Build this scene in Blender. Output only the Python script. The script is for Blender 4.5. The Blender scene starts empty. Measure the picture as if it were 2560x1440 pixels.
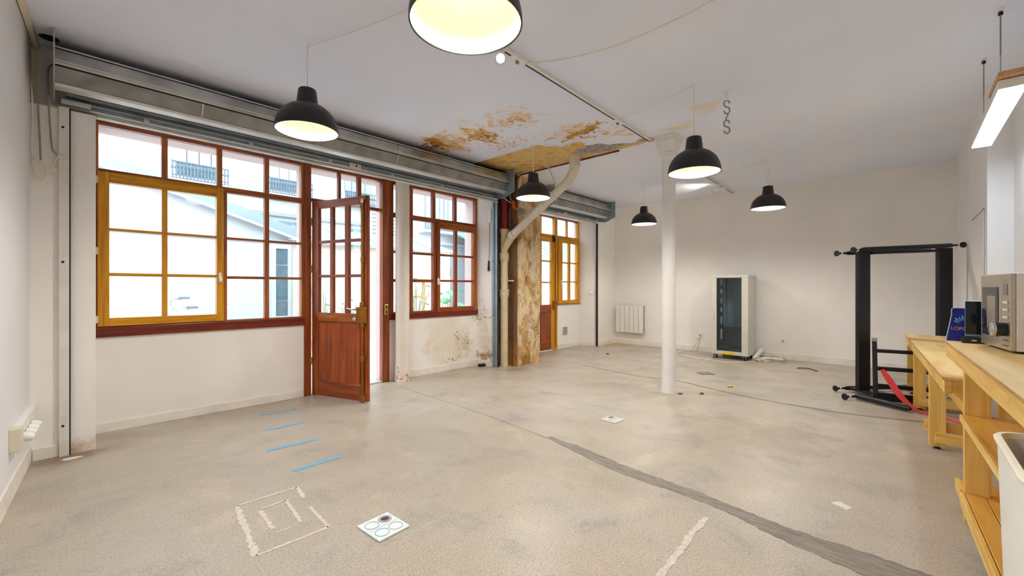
import bpy, bmesh, math, random
from mathutils import Vector, Matrix, noise as mnoise

random.seed(7)
R_ = math.radians
scene = bpy.context.scene
COL = scene.collection

# ------------------------------------------------------------------ camera
cam_d = bpy.data.cameras.new('camera')
cam_d.sensor_width = 36.0
cam_d.lens = 36.0 * 1061.0 / 2560.0
cam_d.clip_start = 0.03
cam = bpy.data.objects.new('camera', cam_d)
COL.objects.link(cam)
cam.location = (0, 0, 1.3)
cam.rotation_euler = (math.pi / 2, 0, R_(42.873 - 90))
scene.camera = cam

# ------------------------------------------------------------------ world, exposure
world = bpy.data.worlds.new('world')
scene.world = world
world.use_nodes = True
wb = world.node_tree.nodes['Background']
wb.inputs[0].default_value = (0.82, 0.92, 1.0, 1)
wb.inputs[1].default_value = 4.2
vs = scene.view_settings
vs.view_transform = 'Standard'
vs.look = 'None'
vs.gamma = 1.0
vs.use_curve_mapping = False
vs.exposure = 0.64
cy = scene.cycles
cy.max_bounces = 12
cy.diffuse_bounces = 9
cy.use_adaptive_sampling = True
cy.adaptive_threshold = 0.17
cy.use_light_tree = False
cy.glossy_bounces = 4
cy.transparent_max_bounces = 24
cy.caustics_reflective = False
cy.caustics_refractive = False
cy.sample_clamp_indirect = 6.0

LAMP_W = 62.0          # power of one pendant bulb
LAMP_COL = (1.0, 0.95, 0.88)

# ------------------------------------------------------------------ material helpers
def S(r, g, b):
    def f(c):
        c /= 255.0
        return c / 12.92 if c <= 0.04045 else ((c + 0.055) / 1.055) ** 2.4
    return (f(r), f(g), f(b), 1.0)

class Mat:
    def __init__(s, name, rough=0.5, metal=0.0, spec=0.5):
        s.m = bpy.data.materials.new(name)
        s.m.use_nodes = True
        s.nt = s.m.node_tree
        s.b = s.nt.nodes['Principled BSDF']
        s.b.inputs['Roughness'].default_value = rough
        s.b.inputs['Metallic'].default_value = metal
        s.b.inputs['Specular IOR Level'].default_value = spec
        s.tc = s.nt.nodes.new('ShaderNodeTexCoord')
        s._xyz = None
    def link(s, a, b):
        s.nt.links.new(a, b)
    def put(s, sock, v):
        if isinstance(v, bpy.types.NodeSocket):
            s.link(v, sock)
        else:
            sock.default_value = v
    @property
    def obj(s):
        return s.tc.outputs['Object']
    def xyz(s):
        if s._xyz is None:
            n = s.nt.nodes.new('ShaderNodeSeparateXYZ')
            s.link(s.obj, n.inputs[0])
            s._xyz = n.outputs
        return s._xyz
    def vec(s, scale):
        n = s.nt.nodes.new('ShaderNodeMapping')
        s.link(s.obj, n.inputs['Vector'])
        n.inputs['Scale'].default_value = scale
        return n.outputs[0]
    def noise(s, scale=5.0, detail=4.0, rough=0.55, vec=None, dist=0.0):
        n = s.nt.nodes.new('ShaderNodeTexNoise')
        s.link(vec if vec is not None else s.obj, n.inputs['Vector'])
        n.inputs['Scale'].default_value = scale
        n.inputs['Detail'].default_value = detail
        n.inputs['Roughness'].default_value = rough
        n.inputs['Distortion'].default_value = dist
        return n.outputs['Fac']
    def math(s, op, a, b=0.0, clamp=False):
        n = s.nt.nodes.new('ShaderNodeMath')
        n.operation = op
        n.use_clamp = clamp
        s.put(n.inputs[0], a)
        s.put(n.inputs[1], b)
        return n.outputs[0]
    def step(s, v, lo, hi, smooth=True):
        n = s.nt.nodes.new('ShaderNodeMapRange')
        n.interpolation_type = 'SMOOTHSTEP' if smooth else 'LINEAR'
        s.put(n.inputs['Value'], v)
        n.inputs['From Min'].default_value = lo
        n.inputs['From Max'].default_value = hi
        return n.outputs['Result']
    def mix(s, fac, a, b):
        n = s.nt.nodes.new('ShaderNodeMix')
        n.data_type = 'RGBA'
        s.put(n.inputs['Factor'], fac)
        s.put(n.inputs['A'], a) if False else s.put(n.inputs[6], a)
        s.put(n.inputs[7], b)
        return n.outputs[2]
    def ramp(s, fac, stops):
        n = s.nt.nodes.new('ShaderNodeValToRGB')
        s.put(n.inputs[0], fac)
        els = n.color_ramp.elements
        while len(els) < len(stops):
            els.new(0.5)
        for e, (p, c) in zip(els, stops):
            e.position = p
            e.color = c
        return n.outputs[0]
    def blob(s, a, ca, ra, b, cb, rb):
        """1 at the centre of an ellipse in two coordinates, 0 at its rim, negative outside"""
        da = s.math('DIVIDE', s.math('SUBTRACT', a, ca), ra)
        db = s.math('DIVIDE', s.math('SUBTRACT', b, cb), rb)
        q = s.math('SQRT', s.math('ADD', s.math('MULTIPLY', da, da), s.math('MULTIPLY', db, db)))
        return s.math('SUBTRACT', 1.0, q)
    def span(s, a, lo, hi, soft=0.01):
        return s.math('MULTIPLY', s.step(a, lo - soft, lo + soft), s.step(a, hi + soft, hi - soft))
    def color(s, c):
        s.put(s.b.inputs['Base Color'], c)
        return s
    def bump(s, h, strength=0.2, dist=0.01):
        n = s.nt.nodes.new('ShaderNodeBump')
        n.inputs['Strength'].default_value = strength
        n.inputs['Distance'].default_value = dist
        s.put(n.inputs['Height'], h)
        s.link(n.outputs[0], s.b.inputs['Normal'])
        return s
    def emit(s, c, k):
        s.b.inputs['Emission Color'].default_value = c
        s.b.inputs['Emission Strength'].default_value = k
        return s

def plain(name, rgb, rough=0.5, metal=0.0, var=0.08, scale=9.0, bump=0.0, spec=0.5):
    m = Mat(name, rough, metal, spec)
    c = S(*rgb)
    lo = tuple(max(0, x * (1 - var)) for x in c[:3]) + (1,)
    hi = tuple(min(1, x * (1 + var * 0.5)) for x in c[:3]) + (1,)
    f = m.noise(scale, 2)
    m.color(m.ramp(f, [(0.3, lo), (0.7, hi)]))
    if bump:
        m.bump(m.noise(scale * 8, 2), bump, 0.004)
    return m.m

def wood(name, dark, mid, light, grain, rough=0.3, scale=1.0, knots=False):
    """grain: scale vector, small along the fibres"""
    m = Mat(name, rough)
    v = m.vec(tuple(g * scale for g in grain))
    f = m.noise(1.0, 4, 0.62, v, 0.5)
    c = m.ramp(f, [(0.28, S(*dark)), (0.5, S(*mid)), (0.74, S(*light))])
    if knots:
        k = m.noise(3.2, 1, 0.4, m.vec(tuple(g * 0.16 for g in grain)))
        c = m.mix(m.step(k, 0.70, 0.76), c, S(96, 58, 22))
    m.color(c)
    return m.m

def glass(name, tint=(0.97, 0.99, 1.0), refl=1.0):
    m = bpy.data.materials.new(name)
    m.use_nodes = True
    nt = m.node_tree
    nt.nodes.clear()
    o = nt.nodes.new('ShaderNodeOutputMaterial')
    t = nt.nodes.new('ShaderNodeBsdfTransparent')
    t.inputs[0].default_value = (*tint, 1)
    g = nt.nodes.new('ShaderNodeBsdfGlossy')
    g.inputs['Roughness'].default_value = 0.02
    tc = nt.nodes.new('ShaderNodeTexCoord')
    nz = nt.nodes.new('ShaderNodeTexNoise')
    nz.inputs['Scale'].default_value = 2.0
    nt.links.new(tc.outputs['Object'], nz.inputs['Vector'])
    bp = nt.nodes.new('ShaderNodeBump')
    bp.inputs['Strength'].default_value = 0.03
    bp.inputs['Distance'].default_value = 0.01
    nt.links.new(nz.outputs['Fac'], bp.inputs['Height'])
    nt.links.new(bp.outputs[0], g.inputs['Normal'])
    fr = nt.nodes.new('ShaderNodeLayerWeight')
    fr.inputs['Blend'].default_value = 0.5
    pw = nt.nodes.new('ShaderNodeMath')
    pw.operation = 'POWER'
    pw.inputs[1].default_value = 5.0
    nt.links.new(fr.outputs['Facing'], pw.inputs[0])
    mu = nt.nodes.new('ShaderNodeMath')
    mu.operation = 'MULTIPLY_ADD'
    mu.inputs[1].default_value = 0.9 * refl
    mu.inputs[2].default_value = 0.035 * refl
    mu.use_clamp = True
    nt.links.new(pw.outputs[0], mu.inputs[0])
    mx = nt.nodes.new('ShaderNodeMixShader')
    nt.links.new(mu.outputs[0], mx.inputs[0])
    nt.links.new(t.outputs[0], mx.inputs[1])
    nt.links.new(g.outputs[0], mx.inputs[2])
    nt.links.new(mx.outputs[0], o.inputs[0])
    return m

# ------------------------------------------------------------------ mesh helpers
class G:
    def __init__(s):
        s.v = []; s.f = []; s.mi = []; s.cur = 0
    def _add(s, vs, fs):
        o = len(s.v)
        s.v += [tuple(v) for v in vs]
        for f in fs:
            s.f.append([i + o for i in f])
            s.mi.append(s.cur)
        return s
    def box(s, x0, x1, y0, y1, z0, z1):
        v = [(x0, y0, z0), (x1, y0, z0), (x1, y1, z0), (x0, y1, z0), (x0, y0, z1), (x1, y0, z1), (x1, y1, z1), (x0, y1, z1)]
        return s._add(v, [(0, 3, 2, 1), (4, 5, 6, 7), (0, 1, 5, 4), (1, 2, 6, 5), (2, 3, 7, 6), (3, 0, 4, 7)])
    def bar(s, p, q, w, h, up=(0, 0, 1)):
        """rectangular bar from p to q: w across, h along up"""
        p = Vector(p); q = Vector(q)
        d = (q - p).normalized(); u = Vector(up)
        side = d.cross(u).normalized(); u = side.cross(d).normalized()
        vs = []
        for c in (p, q):
            for a, b in ((-1, -1), (1, -1), (1, 1), (-1, 1)):
                vs.append(c + side * a * w / 2 + u * b * h / 2)
        return s._add(vs, [(0, 1, 2, 3), (7, 6, 5, 4), (0, 4, 5, 1), (1, 5, 6, 2), (2, 6, 7, 3), (3, 7, 4, 0)])
    def prism(s, poly, z0, z1):
        n = len(poly)
        v = [(x, y, z0) for x, y in poly] + [(x, y, z1) for x, y in poly]
        f = [tuple(range(n - 1, -1, -1)), tuple(range(n, 2 * n))]
        f += [(i, (i + 1) % n, n + (i + 1) % n, n + i) for i in range(n)]
        return s._add(v, f)
    def along(s, poly, axis, a, b):
        """polygon in the plane across an axis (x: poly is y,z; y: poly is x,z) swept from a to b"""
        n = len(poly)
        if axis == 'x':
            v = [(a, p, q) for p, q in poly] + [(b, p, q) for p, q in poly]
        else:
            v = [(p, a, q) for p, q in poly] + [(p, b, q) for p, q in poly]
        f = [tuple(range(n - 1, -1, -1)), tuple(range(n, 2 * n))]
        f += [(i, (i + 1) % n, n + (i + 1) % n, n + i) for i in range(n)]
        return s._add(v, f)
    def tube(s, pts, r, n=8, caps=True):
        pts = [Vector(p) for p in pts]
        rs = r if isinstance(r, (list, tuple)) else [r] * len(pts)
        t0 = (pts[1] - pts[0]).normalized()
        a = t0.orthogonal().normalized()
        rings = []
        for i, p in enumerate(pts):
            if i == 0: t = pts[1] - pts[0]
            elif i == len(pts) - 1: t = pts[-1] - pts[-2]
            else: t = (pts[i + 1] - p).normalized() + (p - pts[i - 1]).normalized()
            if t.length < 1e-9: t = pts[i] - pts[i - 1]
            t.normalize()
            a = a - t * a.dot(t)
            a = a.normalized() if a.length > 1e-6 else t.orthogonal().normalized()
            b = t.cross(a)
            rings.append([p + (a * math.cos(2 * math.pi * k / n) + b * math.sin(2 * math.pi * k / n)) * rs[i] for k in range(n)])
        vs = [v for ring in rings for v in ring]
        fs = []
        for i in range(len(pts) - 1):
            for k in range(n):
                k2 = (k + 1) % n
                fs.append((i * n + k, i * n + k2, (i + 1) * n + k2, (i + 1) * n + k))
        if caps:
            fs.append(tuple(range(n - 1, -1, -1)))
            fs.append(tuple((len(pts) - 1) * n + k for k in range(n)))
        return s._add(vs, fs)
    def lathe(s, prof, c=(0, 0, 0), n=32, axis=(0, 0, 1)):
        """profile of (radius, height); radius 0 closes to a point"""
        ax = Vector(axis).normalized()
        a = ax.orthogonal().normalized(); b = ax.cross(a)
        c = Vector(c)
        vs = []; idx = []
        for r, z in prof:
            if r <= 1e-6:
                idx.append([len(vs)]); vs.append(c + ax * z)
            else:
                idx.append(list(range(len(vs), len(vs) + n)))
                vs += [c + ax * z + (a * math.cos(2 * math.pi * k / n) + b * math.sin(2 * math.pi * k / n)) * r for k in range(n)]
        fs = []
        for i in range(len(prof) - 1):
            A, B = idx[i], idx[i + 1]
            for k in range(n):
                k2 = (k + 1) % n
                if len(A) == 1 and len(B) == 1: continue
                if len(A) == 1: fs.append((A[0], B[k2], B[k]))
                elif len(B) == 1: fs.append((A[k], A[k2], B[0]))
                else: fs.append((A[k], A[k2], B[k2], B[k]))
        return s._add(vs, fs)
    def ball(s, c, r, n=12, m=8, sc=(1, 1, 1)):
        vs = [(c[0], c[1], c[2] + r * sc[2])]
        for i in range(1, m):
            t = math.pi * i / m
            for k in range(n):
                u = 2 * math.pi * k / n
                vs.append((c[0] + r * sc[0] * math.sin(t) * math.cos(u), c[1] + r * sc[1] * math.sin(t) * math.sin(u), c[2] + r * sc[2] * math.cos(t)))
        vs.append((c[0], c[1], c[2] - r * sc[2]))
        fs = [(0, 1 + k, 1 + (k + 1) % n) for k in range(n)]
        for i in range(m - 2):
            for k in range(n):
                k2 = (k + 1) % n
                fs.append((1 + i * n + k, 1 + (i + 1) * n + k, 1 + (i + 1) * n + k2, 1 + i * n + k2))
        L = len(vs) - 1
        fs += [(L, 1 + (m - 2) * n + (k + 1) % n, 1 + (m - 2) * n + k) for k in range(n)]
        return s._add(vs, fs)

WM = {}
def link(o, parent=None, mw=None):
    COL.objects.link(o)
    if parent is not None:
        o.parent = parent
    WM[o.name] = mw if mw is not None else (WM[parent.name].copy() if parent is not None else Matrix.Identity(4))
    return o

def obj(name, g, mats, parent=None, smooth=0.0, bevel=0.0, local=False, seg=2):
    """one mesh object; coordinates are world ones unless local"""
    me = bpy.data.meshes.new(name)
    vs = g.v
    if parent is not None and not local:
        inv = WM[parent.name].inverted()
        vs = [inv @ Vector(v) for v in vs]
    me.from_pydata([tuple(v) for v in vs], [], g.f)
    if not isinstance(mats, (list, tuple)):
        mats = [mats]
    for m in mats:
        me.materials.append(m)
    for p, i in zip(me.polygons, g.mi):
        p.material_index = i
    bm = bmesh.new(); bm.from_mesh(me)
    bmesh.ops.recalc_face_normals(bm, faces=bm.faces)
    bm.to_mesh(me); bm.free()
    if smooth:
        for p in me.polygons: p.use_smooth = True
        try: me.set_sharp_from_angle(angle=R_(smooth))
        except Exception: pass
    o = bpy.data.objects.new(name, me)
    link(o, parent)
    if bevel:
        b = o.modifiers.new('bevel', 'BEVEL')
        b.width = bevel; b.segments = seg; b.limit_method = 'ANGLE'
    return o

def tag(o, label, cat, group=None, kind=None):
    o['label'] = label; o['category'] = cat
    if group: o['group'] = group
    if kind: o['kind'] = kind
    return o

def thing(name, label, cat, loc=(0, 0, 0), rz=0.0, group=None, kind=None):
    o = bpy.data.objects.new(name, None)
    o.empty_display_size = 0.1
    o.location = loc; o.rotation_euler = (0, 0, rz)
    link(o, None, Matrix.Translation(loc) @ Matrix.Rotation(rz, 4, 'Z'))
    return tag(o, label, cat, group, kind)

def recentre(o):
    """put the origin of a one-mesh thing at its base"""
    me = o.data
    xs = [v.co for v in me.vertices]
    c = Vector((sum(v.x for v in xs) / len(xs), sum(v.y for v in xs) / len(xs), min(v.z for v in xs)))
    for v in me.vertices: v.co -= c
    o.location = c
    WM[o.name] = Matrix.Translation(c)
    return o

def solo(name, g, mats, label, cat, group=None, kind=None, smooth=0.0, bevel=0.0):
    return tag(recentre(obj(name, g, mats, None, smooth, bevel)), label, cat, group, kind)

def structure(name, g, mats, label, cat, **k):
    return tag(obj(name, g, mats, None, **k), label, cat, None, 'structure')

def curve_pts(pts, n=8):
    """Catmull-Rom through the points"""
    P = [Vector(p) for p in pts]
    P = [P[0] * 2 - P[1]] + P + [P[-1] * 2 - P[-2]]
    out = []
    for i in range(1, len(P) - 2):
        for k in range(n):
            t = k / n
            a, b, c, d = P[i - 1], P[i], P[i + 1], P[i + 2]
            out.append(0.5 * ((2 * b) + (c - a) * t + (2 * a - 5 * b + 4 * c - d) * t * t + (3 * b - a - 3 * c + d) * t ** 3))
    out.append(P[-2])
    return out

# ------------------------------------------------------------------ materials
def mat_wall(name, base=(244, 241, 237)):
    m = Mat(name, 0.75, 0, 0.25)
    f = m.noise(1.3, 3)
    c = m.ramp(f, [(0.3, S(base[0] - 7, base[1] - 8, base[2] - 9)), (0.7, S(*base))])
    sp = m.step(m.noise(26, 2), 0.76, 0.80)
    c = m.mix(m.math('MULTIPLY', sp, 0.18), c, S(150, 135, 118))
    m.color(c)
    return m
W_PLAIN = mat_wall('wall_paint').m
W_GREY = mat_wall('wall_paint_cool', (236, 236, 237)).m

def make_front():
    m = mat_wall('front_wall_plaster')
    base = m.b.inputs['Base Color'].links[0].from_socket
    x, y, z = m.xyz()
    n1 = m.noise(7, 4, 0.65); n2 = m.noise(24, 3, 0.6); n3 = m.noise(2.2, 4)
    # outside rendering, warmer
    outm = m.math('MAXIMUM', m.step(y, 5.54, 5.55), m.math('MULTIPLY', m.step(y, 5.37, 5.38), m.step(x, 5.4, 5.3)))
    c = m.mix(outm, base, S(214, 194, 186))
    inside = m.math('SUBTRACT', 1.0, outm)
    # raw chase behind the drain pipe
    raw = m.ramp(n1, [(0.3, S(92, 60, 34)), (0.5, S(150, 106, 60)), (0.62, S(190, 154, 104)), (0.75, S(110, 76, 48))])
    ch = m.math('MULTIPLY', m.math('MULTIPLY', m.step(x, 4.985, 4.99), m.step(x, 5.22, 5.2)), m.step(y, 4.9, 4.92))
    c = m.mix(m.math('MULTIPLY', ch, inside), c, raw)
    # damp on the low wall under the far window
    def stain(cx, rx, cz, rz, col, amp, lo, hi, nn, k=1.0):
        nonlocal c
        b = m.blob(x, cx, rx, z, cz, rz)
        f = m.step(m.math('ADD', b, m.math('MULTIPLY', m.math('SUBTRACT', nn, 0.5), amp)), lo, hi)
        f = m.math('MULTIPLY', m.math('MULTIPLY', f, k), inside)
        c = m.mix(f, c, S(*col))
    stain(4.35, 0.75, 0.45, 0.55, (222, 208, 178), 2.0, 0.1, 0.9, n3, 0.6)
    stain(3.85, 0.30, 0.45, 0.30, (208, 176, 126), 2.6, 0.35, 1.1, n1, 0.35)
    stain(4.55, 0.34, 0.40, 0.34, (206, 184, 144), 2.6, 0.3, 1.0, n1, 0.7)
    stain(4.62, 0.18, 0.40, 0.40, (84, 66, 46), 3.6, 0.80, 1.3, n2, 0.8)
    stain(4.42, 0.22, 0.52, 0.18, (110, 80, 46), 3.6, 0.85, 1.2, n2, 0.9)
    stain(4.30, 0.5, 0.16, 0.12, (150, 112, 66), 3.4, 0.8, 1.2, n2, 0.8)
    stain(4.80, 0.28, 0.80, 0.12, (140, 104, 66), 3.4, 0.7, 1.2, n2, 0.7)
    stain(4.88, 0.10, 0.50, 0.85, (206, 180, 142), 2.4, 0.2, 1.2, n1, 0.5)
    stain(4.86, 0.10, 0.10, 0.25, (150, 108, 62), 2.8, 0.3, 0.9, n1, 0.9)
    # damp at the foot of the near pier
    stain(0.10, 0.20, 0.03, 0.14, (186, 140, 80), 2.2, 0.2, 1.0, n1, 0.7)
    m.color(c)
    return m.m
W_FRONT = make_front()

def make_ceiling():
    m = Mat('ceiling_paint', 0.8, 0, 0.2)
    x, y, z = m.xyz()
    n0 = m.noise(0.6, 2); n1 = m.noise(6, 5, 0.68, None, 0.6); n2 = m.noise(17, 4, 0.65); n3 = m.noise(3, 4, 0.6)
    c = m.ramp(n0, [(0.3, S(226, 232, 250)), (0.7, S(236, 240, 252))])
    def stain(cx, rx, cy_, ry, col, amp, lo, hi, nn, k=1.0):
        nonlocal c
        b = m.blob(x, cx, rx, y, cy_, ry)
        f = m.step(m.math('ADD', b, m.math('MULTIPLY', m.math('SUBTRACT', nn, 0.5), amp)), lo, hi)
        c = m.mix(m.math('MULTIPLY', f, k), c, S(*col))
    stain(3.45, 0.50, 4.42, 0.46, (214, 170, 104), 3.0, 0.15, 0.7, n1, 0.9)
    stain(3.40, 0.34, 4.50, 0.32, (182, 118, 44), 3.2, 0.35, 0.8, n1, 0.95)
    stain(3.40, 0.30, 4.55, 0.28, (112, 58, 22), 3.8, 0.62, 1.0, n2, 0.95)
    stain(3.50, 0.55, 3.85, 0.42, (236, 214, 180), 3.0, 0.1, 0.8, n1, 0.9)
    stain(3.56, 0.55, 3.85, 0.42, (204, 158, 84), 4.2, 0.55, 0.85, n1, 0.95)
    stain(3.70, 0.38, 3.85, 0.34, (146, 78, 32), 4.4, 0.85, 1.15, n2, 0.95)
    stain(3.45, 0.45, 3.18, 0.46, (232, 206, 170), 3.6, 0.35, 0.9, n1, 0.9)
    stain(3.52, 0.36, 3.20, 0.36, (208, 164, 100), 4.4, 0.75, 1.05, n2, 0.9)
    stain(4.28, 0.36, 2.95, 0.62, (232, 208, 166), 3.2, 0.2, 0.8, n1, 0.9)
    stain(4.32, 0.34, 2.92, 0.60, (190, 142, 64), 4.6, 0.55, 0.85, n1, 0.95)
    stain(4.38, 0.26, 2.85, 0.45, (132, 84, 36), 4.6, 0.85, 1.15, n2, 0.9)
    stain(4.05, 0.40, 3.85, 0.70, (214, 172, 108), 4.6, 0.85, 1.1, n2, 0.85)
    stain(4.75, 0.30, 2.55, 0.35, (226, 196, 150), 3.6, 0.5, 0.95, n1, 0.85)
    stain(4.95, 0.24, 1.95, 0.50, (232, 212, 178), 2.8, 0.4, 1.0, n1, 0.85)
    stain(4.60, 0.34, 1.55, 0.45, (232, 214, 184), 3.0, 0.45, 1.0, n1, 0.7)
    stain(5.12, 0.16, 2.42, 0.18, (176, 132, 62), 2.4, 0.2, 0.8, n1, 0.9)
    # paint fallen away along the beam: straight on three sides, ragged towards the room
    wob = m.math('MULTIPLY', m.math('SUBTRACT', n3, 0.5), 0.9)
    wob2 = m.math('MULTIPLY', m.math('SUBTRACT', n1, 0.5), 0.35)
    lim = m.math('ADD', m.math('ADD', m.math('MULTIPLY', m.math('SUBTRACT', 3.62, y), 0.72), 4.30), m.math('ADD', wob, wob2))
    edge = m.math('MAXIMUM', lim, 4.30)
    inn = m.math('MULTIPLY', m.step(m.math('SUBTRACT', x, edge), 0.0, 0.012), m.step(x, 5.215, 5.205))
    inn = m.math('MULTIPLY', inn, m.step(y, 2.5, 2.56))
    np_ = m.noise(4.5, 7, 0.62)
    peel = m.ramp(np_, [(0.25, S(158, 112, 50)), (0.40, S(206, 164, 90)), (0.52, S(224, 194, 130)), (0.62, S(212, 176, 108)), (0.74, S(236, 220, 182))])
    pd = m.math('MULTIPLY', m.step(n2, 0.56, 0.66), m.math('MULTIPLY', m.step(x, 4.55, 5.0), 0.8))
    peel = m.mix(pd, peel, S(116, 84, 46))
    peel = m.mix(m.math('MULTIPLY', m.step(m.math('ADD', y, m.math('MULTIPLY', n3, 0.6)), 4.75, 5.15), 0.75), peel, S(110, 82, 48))
    grey = m.ramp(n2, [(0.35, S(118, 108, 104)), (0.6, S(176, 170, 170)), (0.75, S(90, 72, 52))])
    gb = m.math('ADD', m.blob(x, 4.97, 0.28, y, 2.95, 0.62), m.math('MULTIPLY', m.math('SUBTRACT', n3, 0.5), 1.6))
    peel = m.mix(m.step(gb, 0.15, 0.5), peel, grey)
    c = m.mix(inn, c, peel)
    rim = m.math('MULTIPLY', m.step(m.math('ABSOLUTE', m.math('SUBTRACT', x, edge)), 0.03, 0.0), m.math('MULTIPLY', m.step(n2, 0.45, 0.6), m.math('MULTIPLY', m.step(x, 5.2, 5.19), m.math('MULTIPLY', m.step(y, 2.5, 2.56), m.step(y, 3.7, 3.6)))))
    c = m.mix(m.math('MULTIPLY', rim, 0.8), c, S(112, 86, 52))
    m.color(c)
    
    return m.m
CEIL = make_ceiling()

def make_floor():
    m = Mat('concrete_floor', 0.42, 0, 0.4)
    x, y, z = m.xyz()
    n0 = m.noise(0.55, 3, 0.6); n1 = m.noise(2.3, 5, 0.65, None, 0.4); n2 = m.noise(90, 3, 0.7); n3 = m.noise(9, 4, 0.62)
    c = m.ramp(n0, [(0.3, S(164, 153, 137)), (0.5, S(179, 169, 152)), (0.72, S(185, 178, 168))])
    c = m.mix(m.math('MULTIPLY', m.step(n1, 0.50, 0.70), 0.6), c, S(150, 143, 138))
    c = m.mix(m.math('MULTIPLY', m.step(n1, 0.46, 0.26), 0.55), c, S(206, 188, 166))
    c = m.mix(m.math('MULTIPLY', m.step(n2, 0.53, 0.66), 0.5), c, S(116, 98, 82))
    c = m.mix(m.math('MULTIPLY', m.step(n2, 0.45, 0.33), 0.4), c, S(226, 216, 202))
    c = m.mix(m.math('MULTIPLY', m.step(n3, 0.62, 0.76), 0.45), c, S(128, 116, 108))
    dk = m.step(m.noise(38, 2), 0.765, 0.79)
    c = m.mix(m.math('MULTIPLY', dk, 0.6), c, S(84, 66, 52))
    def stain(cx, rx, cy_, ry, col, amp, lo, hi, nn, k):
        nonlocal c
        b = m.blob(x, cx, rx, y, cy_, ry)
        f = m.step(m.math('ADD', b, m.math('MULTIPLY', m.math('SUBTRACT', nn, 0.5), amp)), lo, hi)
        c = m.mix(m.math('MULTIPLY', f, k), c, S(*col))
    stain(4.3, 0.9, 1.0, 0.8, (150, 132, 112), 2.2, 0.2, 1.0, n1, 0.5)
    stain(0.1, 0.45, 4.72, 0.25, (120, 92, 66), 1.6, 0.1, 0.9, n1, 0.7)
    stain(4.7, 0.6, 4.5, 0.45, (226, 218, 210), 4.2, 1.15, 1.35, n3, 0.9)
    stain(8.7, 0.8, 4.8, 0.5, (184, 146, 88), 1.4, 0.1, 1.0, n1, 0.7)
    stain(3.22, 0.16, 0.30, 0.11, (226, 220, 208), 3.2, 0.75, 0.9, n3, 0.95)
    stain(5.0, 0.5, 4.62, 0.25, (150, 116, 80), 1.6, 0.2, 1.0, n1, 0.6)
    m.color(c)
    m.put(m.b.inputs['Roughness'], m.math('ADD', 0.24, m.math('MULTIPLY', n1, 0.3)))
    
    return m.m
FLOOR = make_floor()

GR_V, GR_X, GR_Y = (26, 26, 1.6), (1.6, 26, 26), (26, 1.6, 26)
RED = ((96, 36, 10), (142, 64, 20), (172, 92, 36))
GOLD = ((152, 92, 4), (206, 140, 8), (230, 174, 26))  # golden lamplight on the same red-brown wood, put into the colour
RED_V = wood('mahogany_upright', *RED, GR_V); RED_X = wood('mahogany_level', *RED, GR_X)
GLD_V = wood('lamplit_wood_upright', *GOLD, GR_V); GLD_X = wood('lamplit_wood_level', *GOLD, GR_X)
MID = ((114, 54, 12), (158, 84, 22), (192, 116, 40))  # middle tone of that wood, some lamp glow painted in
RDM_V = wood('mahogany_panel', (112, 40, 8), (156, 68, 16), (182, 92, 28), GR_V)
MID_V = wood('mid_tone_wood_upright', *MID, GR_V); MID_X = wood('mid_tone_wood_level', *MID, GR_X)
SILL = wood('sill_wood', (76, 18, 6), (112, 34, 14), (138, 52, 24), GR_X)
PINE = ((200, 150, 66), (228, 186, 96), (240, 208, 126))
PINE_V = wood('pine_upright', *PINE, (22, 22, 1.3), 0.5, 1, True); PINE_X = wood('pine_level', *PINE, (1.3, 22, 22), 0.5, 1, True)
PINE_Y = wood('pine_across', *PINE, (22, 1.3, 22), 0.5, 1, True)
SHELF = wood('pine_shelf', (186, 128, 44), (214, 160, 66), (230, 182, 92), (1.3, 14, 22), 0.45)
PLY = wood('plywood', (212, 172, 104), (228, 194, 130), (238, 212, 156), (1.2, 6, 20), 0.55)
PLYEDGE = wood('plywood_edge', (150, 108, 58), (190, 146, 88), (214, 178, 120), (3, 3, 160), 0.6)
BATTEN = wood('batten_wood', (176, 124, 80), (204, 156, 112), (220, 178, 134), GR_X, 0.5)
GLASS = glass('window_glass')
SMOKED = glass('smoked_glass', (0.78, 0.85, 0.88), 1.3)
STEEL = plain('galvanised_steel', (196, 197, 196), 0.30, 0.8, 0.3, 3.5)
STEEL_B = plain('darker_galvanised', (150, 152, 152), 0.42, 0.55, 0.3, 6)  # darker grey steel for the lower housing panel
STEEL_D = plain('galvanised_slat', (148, 160, 168), 0.40, 0.35, 0.18, 6)
ALU = plain('shutter_bottom_bar', (216, 220, 220), 0.32, 0.5, 0.1, 5)
BLUEST = plain('galvanised_rail', (156, 176, 188), 0.42, 0.5, 0.15, 4)
CHROME = plain('chrome', (210, 212, 212), 0.18, 1.0, 0.05)
BRASS = plain('painted_brass', (158, 104, 34), 0.36, 0.55, 0.2, 14)
BRASS2 = plain('bright_brass', (196, 160, 92), 0.3, 0.8, 0.12)
WHITE = plain('white_paint', (234, 232, 226), 0.45, 0, 0.04)
WHITEP = plain('white_plastic', (238, 238, 234), 0.35, 0, 0.03)
CREAM = plain('cream_plastic', (226, 218, 194), 0.42, 0, 0.08, 6)
PVC = plain('pvc_grey_white', (222, 214, 200), 0.38, 0, 0.08, 5)
CAST = plain('painted_cast_pipe', (216, 200, 164), 0.5, 0, 0.14, 7, 0.1)
IRONW = plain('white_cast_iron', (228, 226, 222), 0.5, 0, 0.06, 5, 0.15)
REDP = plain('red_oxide_paint', (132, 28, 34), 0.5, 0, 0.22, 9, 0.15)
COPPER = plain('old_copper', (128, 66, 40), 0.42, 0.7, 0.3, 22)
BLACK = plain('black_enamel', (22, 20, 24), 0.42, 0, 0.12)
BLKST = plain('black_steel', (24, 26, 34), 0.36, 0.2, 0.15)
BLKPL = plain('black_plastic', (20, 20, 24), 0.45, 0, 0.12)
DARKG = plain('dark_gap', (34, 30, 30), 0.8, 0, 0.2)
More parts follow.
